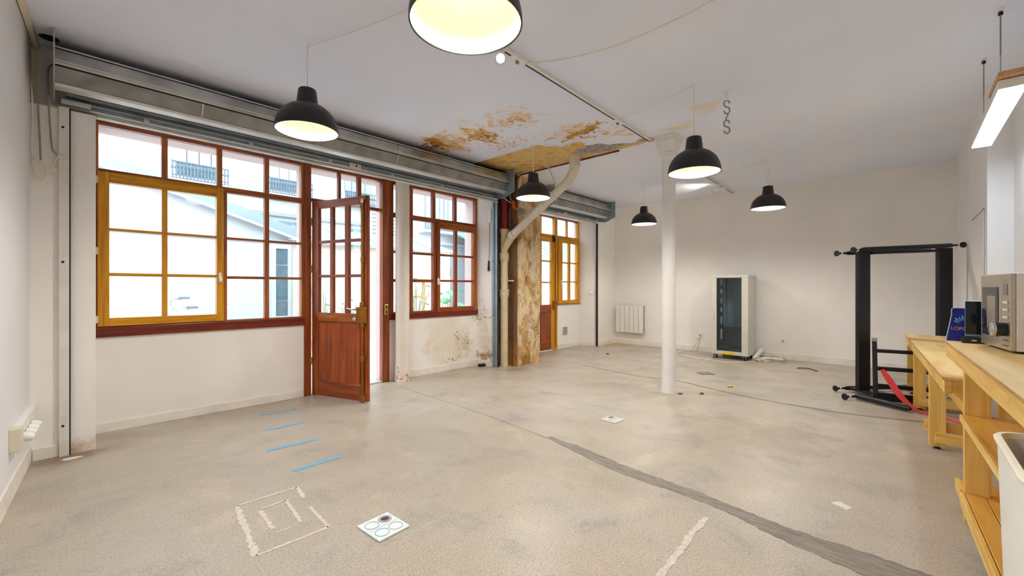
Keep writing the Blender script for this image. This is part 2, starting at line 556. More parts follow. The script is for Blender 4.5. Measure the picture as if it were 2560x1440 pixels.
LINING = plain('shade_lining', (240, 236, 226), 0.55, 0, 0.02)
GREYC = plain('grey_cable', (150, 146, 138), 0.5, 0, 0.1)
CREAMC = plain('cream_cable', (228, 222, 206), 0.5, 0, 0.06)
ORANGE = plain('orange_plastic', (226, 84, 24), 0.4, 0, 0.1)
REDPL = plain('red_plastic', (196, 28, 10), 0.4, 0, 0.1)
BEIGEM = plain('beige_cabinet_paint', (208, 205, 192), 0.45, 0, 0.05)
YELLOW = plain('yellow_sticker', (240, 200, 30), 0.5, 0, 0.08)
TAPE = plain('blue_tape', (112, 176, 208), 0.6, 0, 0.14, 30)
RESID = plain('tape_residue', (214, 206, 192), 0.8, 0, 0.16, 40, 0.3)
REPAIR = None
BLUECOV = plain('blue_cover', (22, 30, 150), 0.3, 0, 0.35, 12)
PALEBL = plain('pale_blue_print', (96, 168, 232), 0.4, 0, 0.2, 30)
GOLDPR = plain('gold_print', (226, 196, 120), 0.4, 0, 0.15, 30)
BEIGEL = plain('baseboard_paint', (236, 231, 222), 0.6, 0, 0.1, 5)
SCREEN = plain('dark_screen', (16, 26, 40), 0.08, 0, 0.1, 3)
BRUSHED = plain('brushed_steel', (196, 186, 170), 0.28, 0.85, 0.06, 3)
MWGLASS = plain('oven_glass', (44, 40, 40), 0.06, 0.3, 0.05)

def make_repair():
    m = Mat('mortar_repair', 0.6, 0, 0.3)
    f = m.noise(1.0, 7, 0.7, m.vec((40, 5, 10)))
    m.color(m.ramp(f, [(0.3, S(104, 96, 88)), (0.5, S(138, 130, 120)), (0.68, S(160, 152, 142)), (0.8, S(190, 182, 170))]))
    m.bump(f, 0.2, 0.004)
    return m.m
REPAIR = make_repair()

def make_pillar():
    m = Mat('stripped_plaster_pillar', 0.8, 0, 0.2)
    x, y, z = m.xyz()
    v = m.vec((1.0, 1.0, 0.55))
    n1 = m.noise(3.6, 7, 0.62, v); n2 = m.noise(7.5, 7, 0.68, v); n3 = m.noise(24, 5, 0.62)
    c = m.ramp(n1, [(0.22, S(112, 76, 36)), (0.36, S(168, 124, 66)), (0.45, S(200, 164, 108)), (0.53, S(226, 210, 178)), (0.62, S(208, 180, 132)), (0.78, S(146, 102, 52))])
    c = m.mix(m.math('MULTIPLY', m.step(n2, 0.54, 0.66), 0.7), c, S(128, 88, 44))
    c = m.mix(m.math('MULTIPLY', m.step(n2, 0.44, 0.34), 0.75), c, S(230, 218, 192))
    c = m.mix(m.math('MULTIPLY', m.math('MULTIPLY', m.step(n3, 0.56, 0.66), m.step(n2, 0.48, 0.56)), 0.9), c, S(62, 44, 30))
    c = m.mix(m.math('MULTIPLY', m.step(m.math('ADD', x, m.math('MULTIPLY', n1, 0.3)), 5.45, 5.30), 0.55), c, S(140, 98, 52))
    c = m.mix(m.math('MULTIPLY', m.step(x, 5.222, 5.206), 0.8), c, S(96, 62, 36))  # left side: raw brown, darkened in colour for its shade
    lowz = m.math('MULTIPLY', m.step(z, 0.5, 0.1), m.step(n1, 0.4, 0.6))
    c = m.mix(m.math('MULTIPLY', lowz, 0.6), c, S(196, 138, 44))
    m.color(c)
    m.bump(m.math('ADD', n1, n2), 0.5, 0.015)
    return m.m
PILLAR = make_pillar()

# ================================================================== STRUCTURE
H = 3.18
floor = structure('floor', G().box(-1.0, 9.3, -1.3, 5.6, -0.12, 0.0), FLOOR, 'worn beige concrete floor of the empty workshop room', 'floor')
structure('ceiling', G().box(-1.0, 9.3, -1.3, 5.6, H, H + 0.15), CEIL, 'white painted ceiling with rusty water stains and fallen plaster', 'ceiling')
structure('wall_back', G().box(9.03, 9.2, -0.9, 5.6, 0, H), W_PLAIN, 'plain off-white end wall behind the server cabinet', 'wall')
structure('wall_left', G().prism([(-0.126, 4.80), (-0.128, 5.2), (-0.5, 5.2), (-0.95, -1.3), (-0.578, -1.3)], 0, H), W_GREY, 'pale near side wall beside the shuttered window bay', 'wall')
structure('wall_right', G().prism([(-0.9, -1.09), (5.87, -0.711), (5.87, -0.55), (9.1, -0.548), (9.1, -1.2), (-0.9, -1.3)], 0, H), W_GREY, 'cool white side wall behind the workbenches', 'wall')

g = G()
g.box(-0.35, 0.225, 4.80, 5.6, 0, 2.69)
g.box(-0.35, 0.225, 4.94, 5.6, 2.69, H)
g.box(0.225, 4.99, 4.97, 5.36, 2.80, H)
g.box(0.225, 4.99, 5.36, 5.6, 2.765, H)
g.box(0.225, 2.03, 5.29, 5.55, 0, 0.862)
g.box(3.17, 4.84, 5.29, 5.55, 0, 0.862)
g.box(2.02, 2.10, 5.365, 5.49, 0, 2.8)
g.box(3.075, 3.17, 5.365, 5.47, 0, 2.8)
g.prism([(4.83, 5.6), (4.83, 5.29), (4.925, 4.995), (5.2, 4.995), (5.2, 5.6)], 0, H)
g.box(4.965, 4.99, 4.955, 4.995, 0, 2.72)
g.box(5.2, 6.2, 5.07, 5.6, 0, H)
g.box(6.2, 8.2, 5.16, 5.6, 2.80, H)
g.box(7.27, 8.12, 5.45, 5.6, 0, 0.955)
g.prism([(8.10, 5.6), (8.10, 5.45), (8.25, 5.07), (9.1, 5.07), (9.1, 5.6)], 0, H)
structure('wall_front', g, W_FRONT, 'white plastered courtyard wall with window bays and a damp patch', 'wall')

# the stripped pillar: worn faces with flakes of plaster standing proud
def worn_pillar(x0, x1, y0, y1, z0, z1):
    g = G()
    def surf(p0, ux, uz, nrm, nu, nv, amp=1.0):
        o = len(g.v)
        for j in range(nv + 1):
            for i in range(nu + 1):
                p = Vector(p0) + Vector(ux) * (i / nu) + Vector(uz) * (j / nv)
                q = Vector((p.x * 5, p.y * 5, p.z * 2.2))
                d = 0.012 * mnoise.noise(q * 1.6)
                s = mnoise.noise(q * 1.1 + Vector((9, 3, 1)))
                d += 0.012 if s > 0.05 else 0.0
                d += 0.006 * mnoise.noise(q * 6)
                edge = min(i, nu - i) == 0 or min(j, nv - j) == 0
                if edge: d = 0.0
                g.v.append(tuple(p + Vector(nrm) * d * amp))
        for j in range(nv):
            for i in range(nu):
                a = o + j * (nu + 1) + i
                g.f.append([a, a + 1, a + nu + 2, a + nu + 1]); g.mi.append(0)
    h = z1 - z0
    surf((x0, y0, z0), (x1 - x0, 0, 0), (0, 0, h), (0, -1, 0), 26, 130)
    surf((x0, y1, z0), (0, y0 - y1, 0), (0, 0, h), (-1, 0, 0), 14, 130, 0.25)
    surf((x1, y0, z0), (0, y1 - y0, 0), (0, 0, h), (1, 0, 0), 12, 60)
    surf((x1, y1, z0), (x0 - x1, 0, 0), (0, 0, h), (0, 1, 0), 4, 4)
    return g
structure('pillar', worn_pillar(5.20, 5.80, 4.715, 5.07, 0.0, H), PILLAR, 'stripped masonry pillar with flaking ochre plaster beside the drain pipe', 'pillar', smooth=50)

# baseboards
def base(name, p, q, h, label, t=0.014, mat=BEIGEL):
    p = Vector((*p, 0)); q = Vector((*q, 0))
    d = (q - p).normalized(); nrm = Vector((-d.y, d.x, 0))
    c0 = p + nrm * t / 2; c1 = q + nrm * t / 2
    g = G().bar(c0 + Vector((0, 0, h / 2)), c1 + Vector((0, 0, h / 2)), t, h)
    structure(name, g, mat, label, 'baseboard', bevel=0.003)
base('baseboard_back', (9.03, -0.54), (9.03, 5.07), 0.11, 'long white baseboard along the end wall under the radiator')
base('baseboard_front', (2.02, 5.29), (0.24, 5.29), 0.085, 'white baseboard below the large casement window')
base('baseboard_bay', (4.83, 5.29), (3.44, 5.29), 0.10, 'dirty cream baseboard below the damp patch by the slim column')
base('baseboard_reveal', (4.91, 5.04), (4.84, 5.27), 0.10, 'short stained baseboard on the reveal beside the galvanised rail')
base('baseboard_pier', (0.02, 4.80), (-0.115, 4.80), 0.09, 'short stained baseboard at the foot of the near pier')
base('baseboard_left', (-0.133, 4.79), (-0.55, -0.9), 0.13, 'pale baseboard along the near side wall')
base('baseboard_niche', (8.10, 5.45), (7.29, 5.45), 0.09, 'white baseboard under the far small window')
base('baseboard_niche_reveal', (8.245, 5.085), (8.11, 5.43), 0.09, 'short white baseboard on the far niche reveal')
base('baseboard_far', (9.02, 5.07), (8.27, 5.07), 0.10, 'white baseboard in the far corner beside the radiator')

# marks in the floor are parts of it
def ragged(center, widths, jag, z0, z1, n=60):
    C = curve_pts([(x, y, 0) for x, y in center], 14)
    L = len(C); g = G(); lo = []; up = []
    for i, p in enumerate(C):
        t = i / (L - 1) * (len(widths) - 1)
        k = min(int(t), len(widths) - 2); w = widths[k] + (widths[k + 1] - widths[k]) * (t - k)
        a = C[max(i - 1, 0)]; b = C[min(i + 1, L - 1)]
        d = (b - a).normalized(); nrm = Vector((-d.y, d.x, 0))
        up.append(p + nrm * (w / 2 + random.uniform(-jag, jag))); lo.append(p - nrm * (w / 2 + random.uniform(-jag, jag)))
    for i in range(L):
        g.v += [(lo[i].x, lo[i].y, z1), (up[i].x, up[i].y, z1)]
    for i in range(L - 1):
        g.f.append([2 * i, 2 * i + 2, 2 * i + 3, 2 * i + 1]); g.mi.append(0)
    return g
obj('repair_strip', ragged([(2.93, 2.28), (2.86, 1.9), (2.78, 1.55), (2.755, 1.3), (2.74, 1.0), (2.70, 0.76), (2.63, 0.45), (2.60, 0.13), (2.57, -0.2), (2.55, -0.5)], [0.05, 0.12, 0.13, 0.12, 0.11, 0.10, 0.15, 0.22, 0.24, 0.2], 0.008, 0, 0.0015), REPAIR, floor)
obj('crack_strip', ragged([(6.2, 4.58), (5.98, 3.6), (5.85, 2.9), (5.93, 2.35), (5.75, 1.8), (5.60, 1.24), (5.58, 0.5), (5.70, 0.0), (5.83, -0.35)], [0.012, 0.02, 0.02, 0.03, 0.035, 0.04, 0.05, 0.05, 0.04], 0.006, 0, 0.0015), REPAIR, floor)
obj('crack', ragged([(3.08, 4.86), (3.02, 3.4), (2.9, 2.26)], [0.006, 0.008, 0.01], 0.002, 0, 0.001), DARKG if False else REPAIR, floor)
obj('tape_residue', ragged([(2.51, 0.825), (2.3, 0.83), (2.1, 0.82), (1.85, 0.815), (1.7, 0.81)], [0.035, 0.03, 0.035, 0.032, 0.03], 0.007, 0, 0.0015), RESID, floor)
for a, b, w in [((0.738, 2.925), (1.074, 2.914), 0.02), ((1.074, 2.914), (1.05, 2.74), 0.03), ((1.03, 2.60), (1.013, 2.299), 0.022), ((1.013, 2.299), (0.664, 2.311), 0.02), ((0.664, 2.311), (0.738, 2.925), 0.032),
                ((0.809, 2.781), (0.964, 2.786), 0.018), ((0.964, 2.786), (0.93, 2.46), 0.022), ((0.80, 2.50), (0.815, 2.781), 0.026), ((0.80, 2.455), (0.87, 2.45), 0.012)]:
    m = [(a[0] + (b[0] - a[0]) * t, a[1] + (b[1] - a[1]) * t) for t in (0, 0.33, 0.66, 1)]
    obj('tape_residue', ragged(m, [w, w * 0.8, w, w * 0.9], w * 0.22, 0, 0.0012), RESID, floor)

# round service hole in the ceiling corner
solo('ceiling_hole', G().lathe([(0.0, 0.0), (0.045, 0.0), (0.055, 0.006)], (-0.03, 4.72, H - 0.007), 20), DARKG, 'dark round hole in the ceiling above the cable loops', 'hole', kind='structure')

# ------------------------------------------------------------------ windows
YF0, YF1 = 5.282, 5.352
def member(name, x0, x1, z0, z1, mat, parent, y0=YF0, y1=YF1, bevel=0.004):
    return obj(name, G().box(x0, x1, y0, y1, z0, z1), mat, parent, bevel=bevel)
def pane(x0, x1, z0, z1, parent, y=5.318):
    return obj('pane', G().box(x0 - 0.004, x1 + 0.004, y - 0.002, y + 0.002, z0 - 0.004, z1 + 0.004), GLASS, parent)
def bars(parent, xs, zs, vmat, hmat, y0, y1, yp, panes=True):
    """xs, zs: list of (start, end) of the clear lights; bars fill the gaps"""
    for (a, b), (c, d) in zip(xs[:-1], xs[1:]):
        member('glazing_bar', b, c, zs[0][0], zs[-1][1], vmat, parent, y0, y1)
    for (a, b), (c, d) in zip(zs[:-1], zs[1:]):
        for (e, f) in xs:
            member('glazing_bar', e, f, b, c, hmat, parent, y0 + 0.003, y1 - 0.003)
    if panes:
        for (a, b) in xs:
            for (c, d) in zs:
                pane(a, b, c, d, parent, yp)
def frame(name, x0, x1, z0, z1, l, r, b, t, vmat, hmat, parent, y0=YF0, y1=YF1):
    member(name + '_stile', x0, x0 + l, z0, z1, vmat, parent, y0, y1)
    member(name + '_stile', x1 - r, x1, z0, z1, vmat, parent, y0, y1)
    member(name + '_rail', x0 + l, x1 - r, z0, z0 + b, hmat, parent, y0, y1)
    member(name + '_rail', x0 + l, x1 - r, z1 - t, z1, hmat, parent, y0, y1)

# window 1: the big one next to the near pier
w1 = thing('window_1', 'large varnished wooden window with one golden-lit casement, nearest the camera', 'window', (1.13, 5.3, 0.86), kind='structure')
frame('frame', 0.229, 2.03, 0.945, 2.797, 0.036, 0.03, 0.016, 0.034, MID_V, RED_X, w1)
member('sill', 0.229, 2.035, 0.857, 0.947, SILL, w1, 5.266, 5.352)
member('transom', 0.265, 2.0, 2.312, 2.372, MID_X, w1)
bars(w1, [(0.265, 0.705), (0.752, 1.157), (1.204, 1.607), (1.654, 2.0)], [(2.372, 2.763)], MID_V, MID_X, 5.29, 5.345, 5.318)
member('mullion', 1.212, 1.245, 0.961, 2.312, MID_V, w1)
bars(w1, [(1.245, 1.607), (1.654, 2.0)], [(0.961, 1.398), (1.427, 1.817), (1.842, 2.312)], MID_V, MID_X, 5.29, 5.345, 5.318)
c1 = obj('casement', G().box(0.258, 0.335, 5.262, 5.335, 0.955, 2.345), GLD_V, w1, bevel=0.005)
member('casement_stile', 1.148, 1.212, 0.955, 2.345, GLD_V, c1, 5.262, 5.335)
member('casement_rail', 0.335, 1.148, 0.955, 1.028, GLD_X, c1, 5.262, 5.335)
member('casement_rail', 0.335, 1.148, 2.252, 2.345, GLD_X, c1, 5.262, 5.335)
bars(c1, [(0.335, 0.705), (0.748, 1.148)], [(1.028, 1.409), (1.438, 1.818), (1.844, 2.252)], GLD_V, GLD_X, 5.275, 5.328, 5.305)
for z in (2.262, 1.63, 1.02):
    obj('hinge', G().box(0.232, 0.262, 5.245, 5.268, z - 0.028, z + 0.028).tube([(0.247, 5.246, z - 0.035), (0.247, 5.246, z + 0.035)], 0.008, 10), CREAM, c1, bevel=0.002)
h = obj('handle', G().box(1.164, 1.186, 5.246, 5.262, 1.36, 1.46).tube([(1.175, 5.25, 1.41), (1.175, 5.215, 1.41), (1.175, 5.21, 1.37)], 0.010, 10), WHITEP, c1, bevel=0.004)

# door frame and transom lights
t1 = thing('trim_1', 'tall mahogany door frame with three transom lights', 'door frame', (2.6, 5.3, 0), kind='structure')
member('post', 2.03, 2.112, 0.0, 2.797, RED_V, t1, 5.272, 5.355)
member('post', 3.065, 3.172, 0.0, 2.797, RED_V, t1, 5.272, 5.355)
member('head_rail', 2.112, 3.065, 2.763, 2.797, RED_X, t1)
member('transom', 2.112, 3.065, 2.350, 2.392, RED_X, t1)
bars(t1, [(2.112, 2.455), (2.49, 2.713), (2.766, 3.065)], [(2.392, 2.763)], RED_V, RED_X, 5.29, 5.345, 5.318)
obj('strike_plate', G().box(3.085, 3.135, 5.245, 5.272, 0.93, 1.075), BRASS2, t1, bevel=0.004)
obj('strike_slot', G().box(3.10, 3.118, 5.243, 5.25, 1.02, 1.05).box(3.10, 3.118, 5.243, 5.25, 0.95, 0.985), DARKG, t1)
obj('bolt_keeper', G().box(3.0, 3.085, 5.25, 5.285, 2.345, 2.385), BRASS, t1, bevel=0.004)
obj('threshold', G().box(2.11, 3.07, 5.28, 5.5, -0.005, 0.018), plain('worn_stone', (206, 204, 200), 0.7, 0, 0.12), t1, bevel=0.004)

# window 3: beyond the slim column
w3 = thing('window_2', 'red-brown wooden window with a casement above the damp wall', 'window', (4.0, 5.3, 0.86), kind='structure')
frame('frame', 3.172, 4.83, 0.945, 2.797, 0.07, 0.04, 0.016, 0.04, RED_V, RED_X, w3)
member('sill', 3.172, 4.838, 0.852, 0.947, SILL, w3, 5.266, 5.352)
member('transom', 3.242, 4.79, 2.295, 2.365, RED_X, w3)
bars(w3, [(3.242, 3.512), (3.568, 3.918), (3.972, 4.345), (4.394, 4.79)], [(2.365, 2.757)], RED_V, RED_X, 5.29, 5.345, 5.318)
member('mullion', 3.932, 3.985, 0.961, 2.295, RED_V, w3)
bars(w3, [(3.242, 3.512), (3.568, 3.932)], [(0.961, 1.385), (1.428, 1.795), (1.828, 2.295)], RED_V, RED_X, 5.29, 5.345, 5.318)
c3 = obj('casement', G().box(3.985, 4.045, 5.262, 5.335, 0.93, 2.32), RED_V, w3, bevel=0.005)
member('casement_stile', 4.738, 4.815, 0.93, 2.32, MID_V, c3, 5.262, 5.335)
member('casement_rail', 4.045, 4.738, 0.93, 1.003, RED_X, c3, 5.262, 5.335)
member('casement_rail', 4.045, 4.738, 2.215, 2.32, MID_X, c3, 5.262, 5.335)
bars(c3, [(4.045, 4.345), (4.394, 4.738)], [(1.003, 1.395), (1.428, 1.795), (1.828, 2.215)], RED_V, RED_X, 5.275, 5.328, 5.305)
for z in (2.15, 1.63, 1.05):
    obj('hinge', G().tube([(4.822, 5.252, z - 0.03), (4.822, 5.252, z + 0.03)], 0.009, 10), CREAM, c3)
obj('handle', G().box(3.985, 4.015, 5.246, 5.262, 1.35, 1.45).tube([(4.0, 5.25, 1.40), (4.0, 5.215, 1.40), (4.0, 5.21, 1.36)], 0.011, 10), WHITEP, c3, bevel=0.004)

# open door leaf, local x along the leaf, front face at y 0 towards the room
D1A = math.atan2(-0.94740, 0.32007)
d1 = thing('door_1', 'open mahogany door with nine panes and a panelled lower half', 'door', (2.118, 5.275, 0), D1A, kind='structure')
LW, TH = 0.862, 0.045
def lm(name, u0, u1, z0, z1, mat, y0=0.0, y1=TH, parent=d1, bevel=0.004):
    return obj(name, G().box(u0, u1, y0, y1, z0, z1), mat, parent, local=True, bevel=bevel)
lm('stile', 0, 0.11, 0.012, 2.345, RED_V); lm('stile', 0.772, LW, 0.012, 2.345, RED_V)
lm('top_rail', 0.11, 0.772, 2.252, 2.345, RED_X); lm('bottom_rail', 0.11, 0.772, 0.012, 0.175, RED_X)
lm('lock_rail', 0.11, 0.772, 0.905, 1.007, MID_X)
UX = [(0.11, 0.293), (0.344, 0.526), (0.588, 0.772)]; UZ = [(1.007, 1.424), (1.458, 1.832), (1.868, 2.252)]
for (a, b), (c, d) in zip(UX[:-1], UX[1:]):
    lm('glazing_bar', b, c, 1.007, 2.252, RED_V, 0.004, TH - 0.004)
for (a, b), (c, d) in zip(UZ[:-1], UZ[1:]):
    for e, f in UX:
        lm('glazing_bar', e, f, b, c, RED_X, 0.006, TH - 0.006)
for e, f in UX:
    for c, d in UZ:
        obj('pane', G().box(e - 0.003, f + 0.003, 0.022, 0.026, c - 0.003, d + 0.003), GLASS, d1, local=True)
for a, b in ((0.112, 0.440), (0.444, 0.770)):
    obj('panel_board', G().box(a, b, 0.012, 0.034, 0.176, 0.904), RDM_V, d1, local=True, bevel=0.006)
for a, b, c, d in ((0.112, 0.770, 0.885, 0.904), (0.112, 0.770, 0.176, 0.195)):
    obj('panel_moulding', G().along([(0.012, c), (0.0, c if c < .5 else d), (0.012, d)], 'x', a, b), RED_X, d1, local=True)
for a, b in ((0.112, 0.130), (0.752, 0.770)):
    obj('panel_moulding', G().prism([(a, 0.013), ((a + b) / 2, 0.0), (b, 0.013)], 0.195, 0.885), RED_V, d1, local=True)
lk = obj('lock_case', G().box(0.745, 0.868, -0.045, 0.0, 0.905, 1.085).box(0.79, 0.84, -0.04, 0.0, 1.085, 1.14), BRASS, d1, local=True, bevel=0.006)
obj('knob', G().tube([(0.765, -0.045, 0.95), (0.765, -0.075, 0.95)], 0.012, 12).ball((0.765, -0.085, 0.95), 0.024, 14, 8), CHROME, lk, local=True, smooth=40)
obj('lever_handle', G().tube([(0.775, -0.045, 1.062), (0.775, -0.085, 1.062), (0.72, -0.09, 1.058), (0.655, -0.088, 1.072)], [0.011, 0.011, 0.009, 0.007], 10), CHROME, lk, local=True, smooth=40)
obj('espagnolette_rod', G().tube([(0.815, -0.014, 0.06), (0.815, -0.014, 2.33)], 0.010, 10), BRASS, d1, local=True, smooth=40)
for z in (0.50, 0.885, 1.62):
    obj('rod_guide', G().box(0.793, 0.837, -0.028, 0.0, z - 0.032, z + 0.032), BRASS, d1, local=True, bevel=0.005)
obj('bottom_bolt', G().box(0.782, 0.848, -0.034, 0.0, 0.012, 0.085), BRASS, d1, local=True, bevel=0.006)
obj('top_bolt', G().box(0.785, 0.862, -0.02, 0.002, 2.30, 2.345), BRASS, d1, local=True, bevel=0.004)
obj('bolt_end', G().box(0.798, 0.832, -0.03, -0.018, 2.262, 2.306), WHITE, d1, local=True, bevel=0.003)
obj('edge_strip', G().box(0.8625, 0.872, 0.008, TH - 0.006, 0.012, 2.345), RED_V, d1, local=True)
for z in (2.10, 1.53, 0.42):
    obj('hinge', G().tube([(0.0, -0.010, z - 0.045), (0.0, -0.010, z + 0.045)], 0.009, 10), BRASS2, d1, local=True, smooth=40)

# far door and window in the second bay
YB0, YB1 = 5.44, 5.51
t2 = thing('trim_2', 'golden-lit wooden frame with transom lights above the far door', 'door frame', (7.2, 5.45, 0), kind='structure')
member('post', 6.2, 6.27, 0, 2.80, GLD_V, t2, YB0, YB1); member('post', 7.185, 7.275, 0, 2.80, GLD_V, t2, YB0 - 0.01, YB1)
member('post', 8.05, 8.11, 0.955, 2.80, GLD_V, t2, YB0, YB1)
member('head_rail', 6.27, 8.05, 2.765, 2.80, RED_X, t2, YB0, YB1)
member('transom', 6.27, 7.185, 2.345, 2.42, GLD_X, t2, YB0, YB1); member('transom', 7.275, 8.05, 2.365, 2.42, GLD_X, t2, YB0, YB1)
bars(t2, [(6.27, 6.72), (6.765, 7.185)], [(2.42, 2.765)], GLD_V, GLD_X, YB0 + .01, YB1 - .01, 5.475)
bars(t2, [(7.275, 7.635), (7.68, 8.05)], [(2.42, 2.765)], GLD_V, GLD_X, YB0 + .01, YB1 - .01, 5.475)
w4 = thing('window_3', 'small golden-lit wooden casement over the ventilation grille in the far bay', 'window', (7.7, 5.45, 0.95), kind='structure')
frame('casement', 7.285, 8.09, 0.965, 2.36, 0.145, 0.10, 0.075, 0.09, GLD_V, GLD_X, w4, YB0 - 0.03, YB1 - 0.03)
bars(w4, [(7.43, 7.67), (7.74, 7.99)], [(1.04, 1.42), (1.45, 1.83), (1.86, 2.27)], GLD_V, GLD_X, YB0 - 0.015, YB1 - 0.04, 5.445)
obj('sill', G().box(7.27, 8.11, 5.415, 5.5, 0.945, 0.968), MID_X, w4)
obj('handle', G().box(7.35, 7.385, 5.39, 5.411, 1.36, 1.47).tube([(7.367, 5.392, 1.42), (7.367, 5.35, 1.42), (7.33, 5.345, 1.42)], 0.012, 10), WHITEP, w4, bevel=0.003)
d2 = thing('door_2', 'closed golden-lit wooden door with a red lower panel in the far bay', 'door', (6.73, 5.45, 0), kind='structure')
member('stile', 6.275, 6.38, 0.015, 2.34, MID_V, d2, 5.43, 5.48); member('stile', 7.055, 7.18, 0.015, 2.34, GLD_V, d2, 5.43, 5.48)
member('top_rail', 6.38, 7.055, 2.26, 2.34, GLD_X, d2, 5.43, 5.48); member('lock_rail', 6.38, 7.055, 0.80, 0.955, RED_X, d2, 5.43, 5.48)
member('bottom_rail', 6.38, 7.055, 0.015, 0.20, RED_X, d2, 5.43, 5.48)
bars(d2, [(6.38, 6.70), (6.75, 7.055)], [(0.955, 1.40), (1.43, 1.84), (1.87, 2.26)], GLD_V, GLD_X, 5.437, 5.475, 5.456)
for a, b in ((6.382, 6.715), (6.72, 7.053)):
    obj('panel_board', G().box(a, b, 5.44, 5.465, 0.202, 0.798), RED_V, d2, bevel=0.005)
lk2 = obj('lock_case', G().box(7.10, 7.20, 5.385, 5.43, 0.86, 1.03), BRASS, d2, bevel=0.006)
obj('lever_handle', G().tube([(7.15, 5.385, 1.0), (7.15, 5.34, 1.0), (7.26, 5.335, 1.0)], 0.011, 10), BRASS2, lk2)
obj('espagnolette_rod', G().tube([(7.19, 5.42, 0.05), (7.19, 5.42, 2.36)], 0.009, 8), BRASS, d2)
obj('top_bolt', G().box(7.10, 7.16, 5.405, 5.43, 2.27, 2.40), DARKG, d2)

# flush door in the right wall
d3 = thing('door_3', 'flush white door in the side wall beyond the workbenches', 'door', (6.55, -0.55, 0), kind='structure')
obj('leaf', G().box(6.06, 7.08, -0.552, -0.543, 0.01, 2.05), W_GREY, d3, bevel=0.002)
obj('gap', G().box(6.045, 7.095, -0.551, -0.548, 0.0, 2.068), plain('door_gap', (120, 118, 118), 0.8), d3)
obj('lock', G().lathe([(0, 0), (0.02, 0), (0.02, 0.012), (0, 0.012)], (6.75, -0.543, 1.02), 14, (0, 1, 0)), DARKG, d3)

# iron columns
col1 = thing('column', 'white iron column with a moulded square capital in mid room', 'column', (5.21, 2.17, 0), kind='structure')
obj('shaft', G().lathe([(0.0, 0), (0.094, 0.0), (0.094, 0.015), (0.088, 0.03), (0.083, 0.3), (0.080, 2.92), (0.0, 2.92)], (5.21, 2.17, 0), 36), IRONW, col1, smooth=50)
obj('collar', G().lathe([(0.08, 2.90), (0.095, 2.91), (0.098, 2.93), (0.09, 2.945), (0.10, 2.96), (0.10, 2.975), (0.085, 2.985), (0.0, 2.985)], (5.21, 2.17, 0), 36), IRONW, col1, smooth=40)
def frustum(x, y, a0, b0, a1, b1, z0, z1):
    g = G()
    return g._add([(x - a0, y - b0, z0), (x + a0, y - b0, z0), (x + a0, y + b0, z0), (x - a0, y + b0, z0), (x - a1, y - b1, z1), (x + a1, y - b1, z1), (x + a1, y + b1, z1), (x - a1, y + b1, z1)],
                  [(0, 3, 2, 1), (4, 5, 6, 7), (0, 1, 5, 4), (1, 2, 6, 5), (2, 3, 7, 6), (3, 0, 4, 7)])
obj('capital', frustum(5.21, 2.17, 0.085, 0.085, 0.125, 0.11, 2.98, 3.11), IRONW, col1, bevel=0.006)
ab = obj('abacus', G().box(5.07, 5.35, 2.045, 2.295, 3.135, H), IRONW, col1, bevel=0.006)
obj('moulding', G().box(5.08, 5.34, 2.055, 2.285, 3.11, 3.135), IRONW, ab, bevel=0.01)
obj('bracket', G().along([(5.35, H), (5.47, H), (5.47, 3.13), (5.42, 3.10), (5.35, 3.0), (5.29, 2.95)], 'y', 2.11, 2.23), IRONW, col1, bevel=0.005)
col2 = thing('column', 'slim white pipe column with a chipped foot beside the doorway', 'column', (3.315, 5.175, 0), kind='structure')
def make_chipped():
    m = Mat('chipped_white_paint', 0.55)
    x, y, z = m.xyz()
    n = m.noise(16, 5, 0.65); n2 = m.noise(3, 4)
    c = m.ramp(n2, [(0.3, S(226, 218, 204)), (0.7, S(236, 230, 220))])
    f = m.math('MULTIPLY', m.step(m.math('ADD', n, m.math('MULTIPLY', m.step(z, 0.30, 0.0), 0.16)), 0.66, 0.72), m.step(z, 0.34, 0.22))
    c = m.mix(m.math('MULTIPLY', f, 0.85), c, S(120, 82, 56))
    c = m.mix(m.math('MULTIPLY', m.step(z, 0.22, 0.02), m.math('MULTIPLY', m.step(n, 0.4, 0.6), 0.5)), c, S(206, 170, 130))
    m.color(c); m.bump(n, 0.25, 0.006)
    return m.m
obj('shaft', G().lathe([(0.0, 0), (0.104, 0.0), (0.102, 0.08), (0.096, 0.25), (0.094, 2.78), (0.0, 2.78)], (3.315, 5.175, 0), 32), make_chipped(), col2, smooth=50)

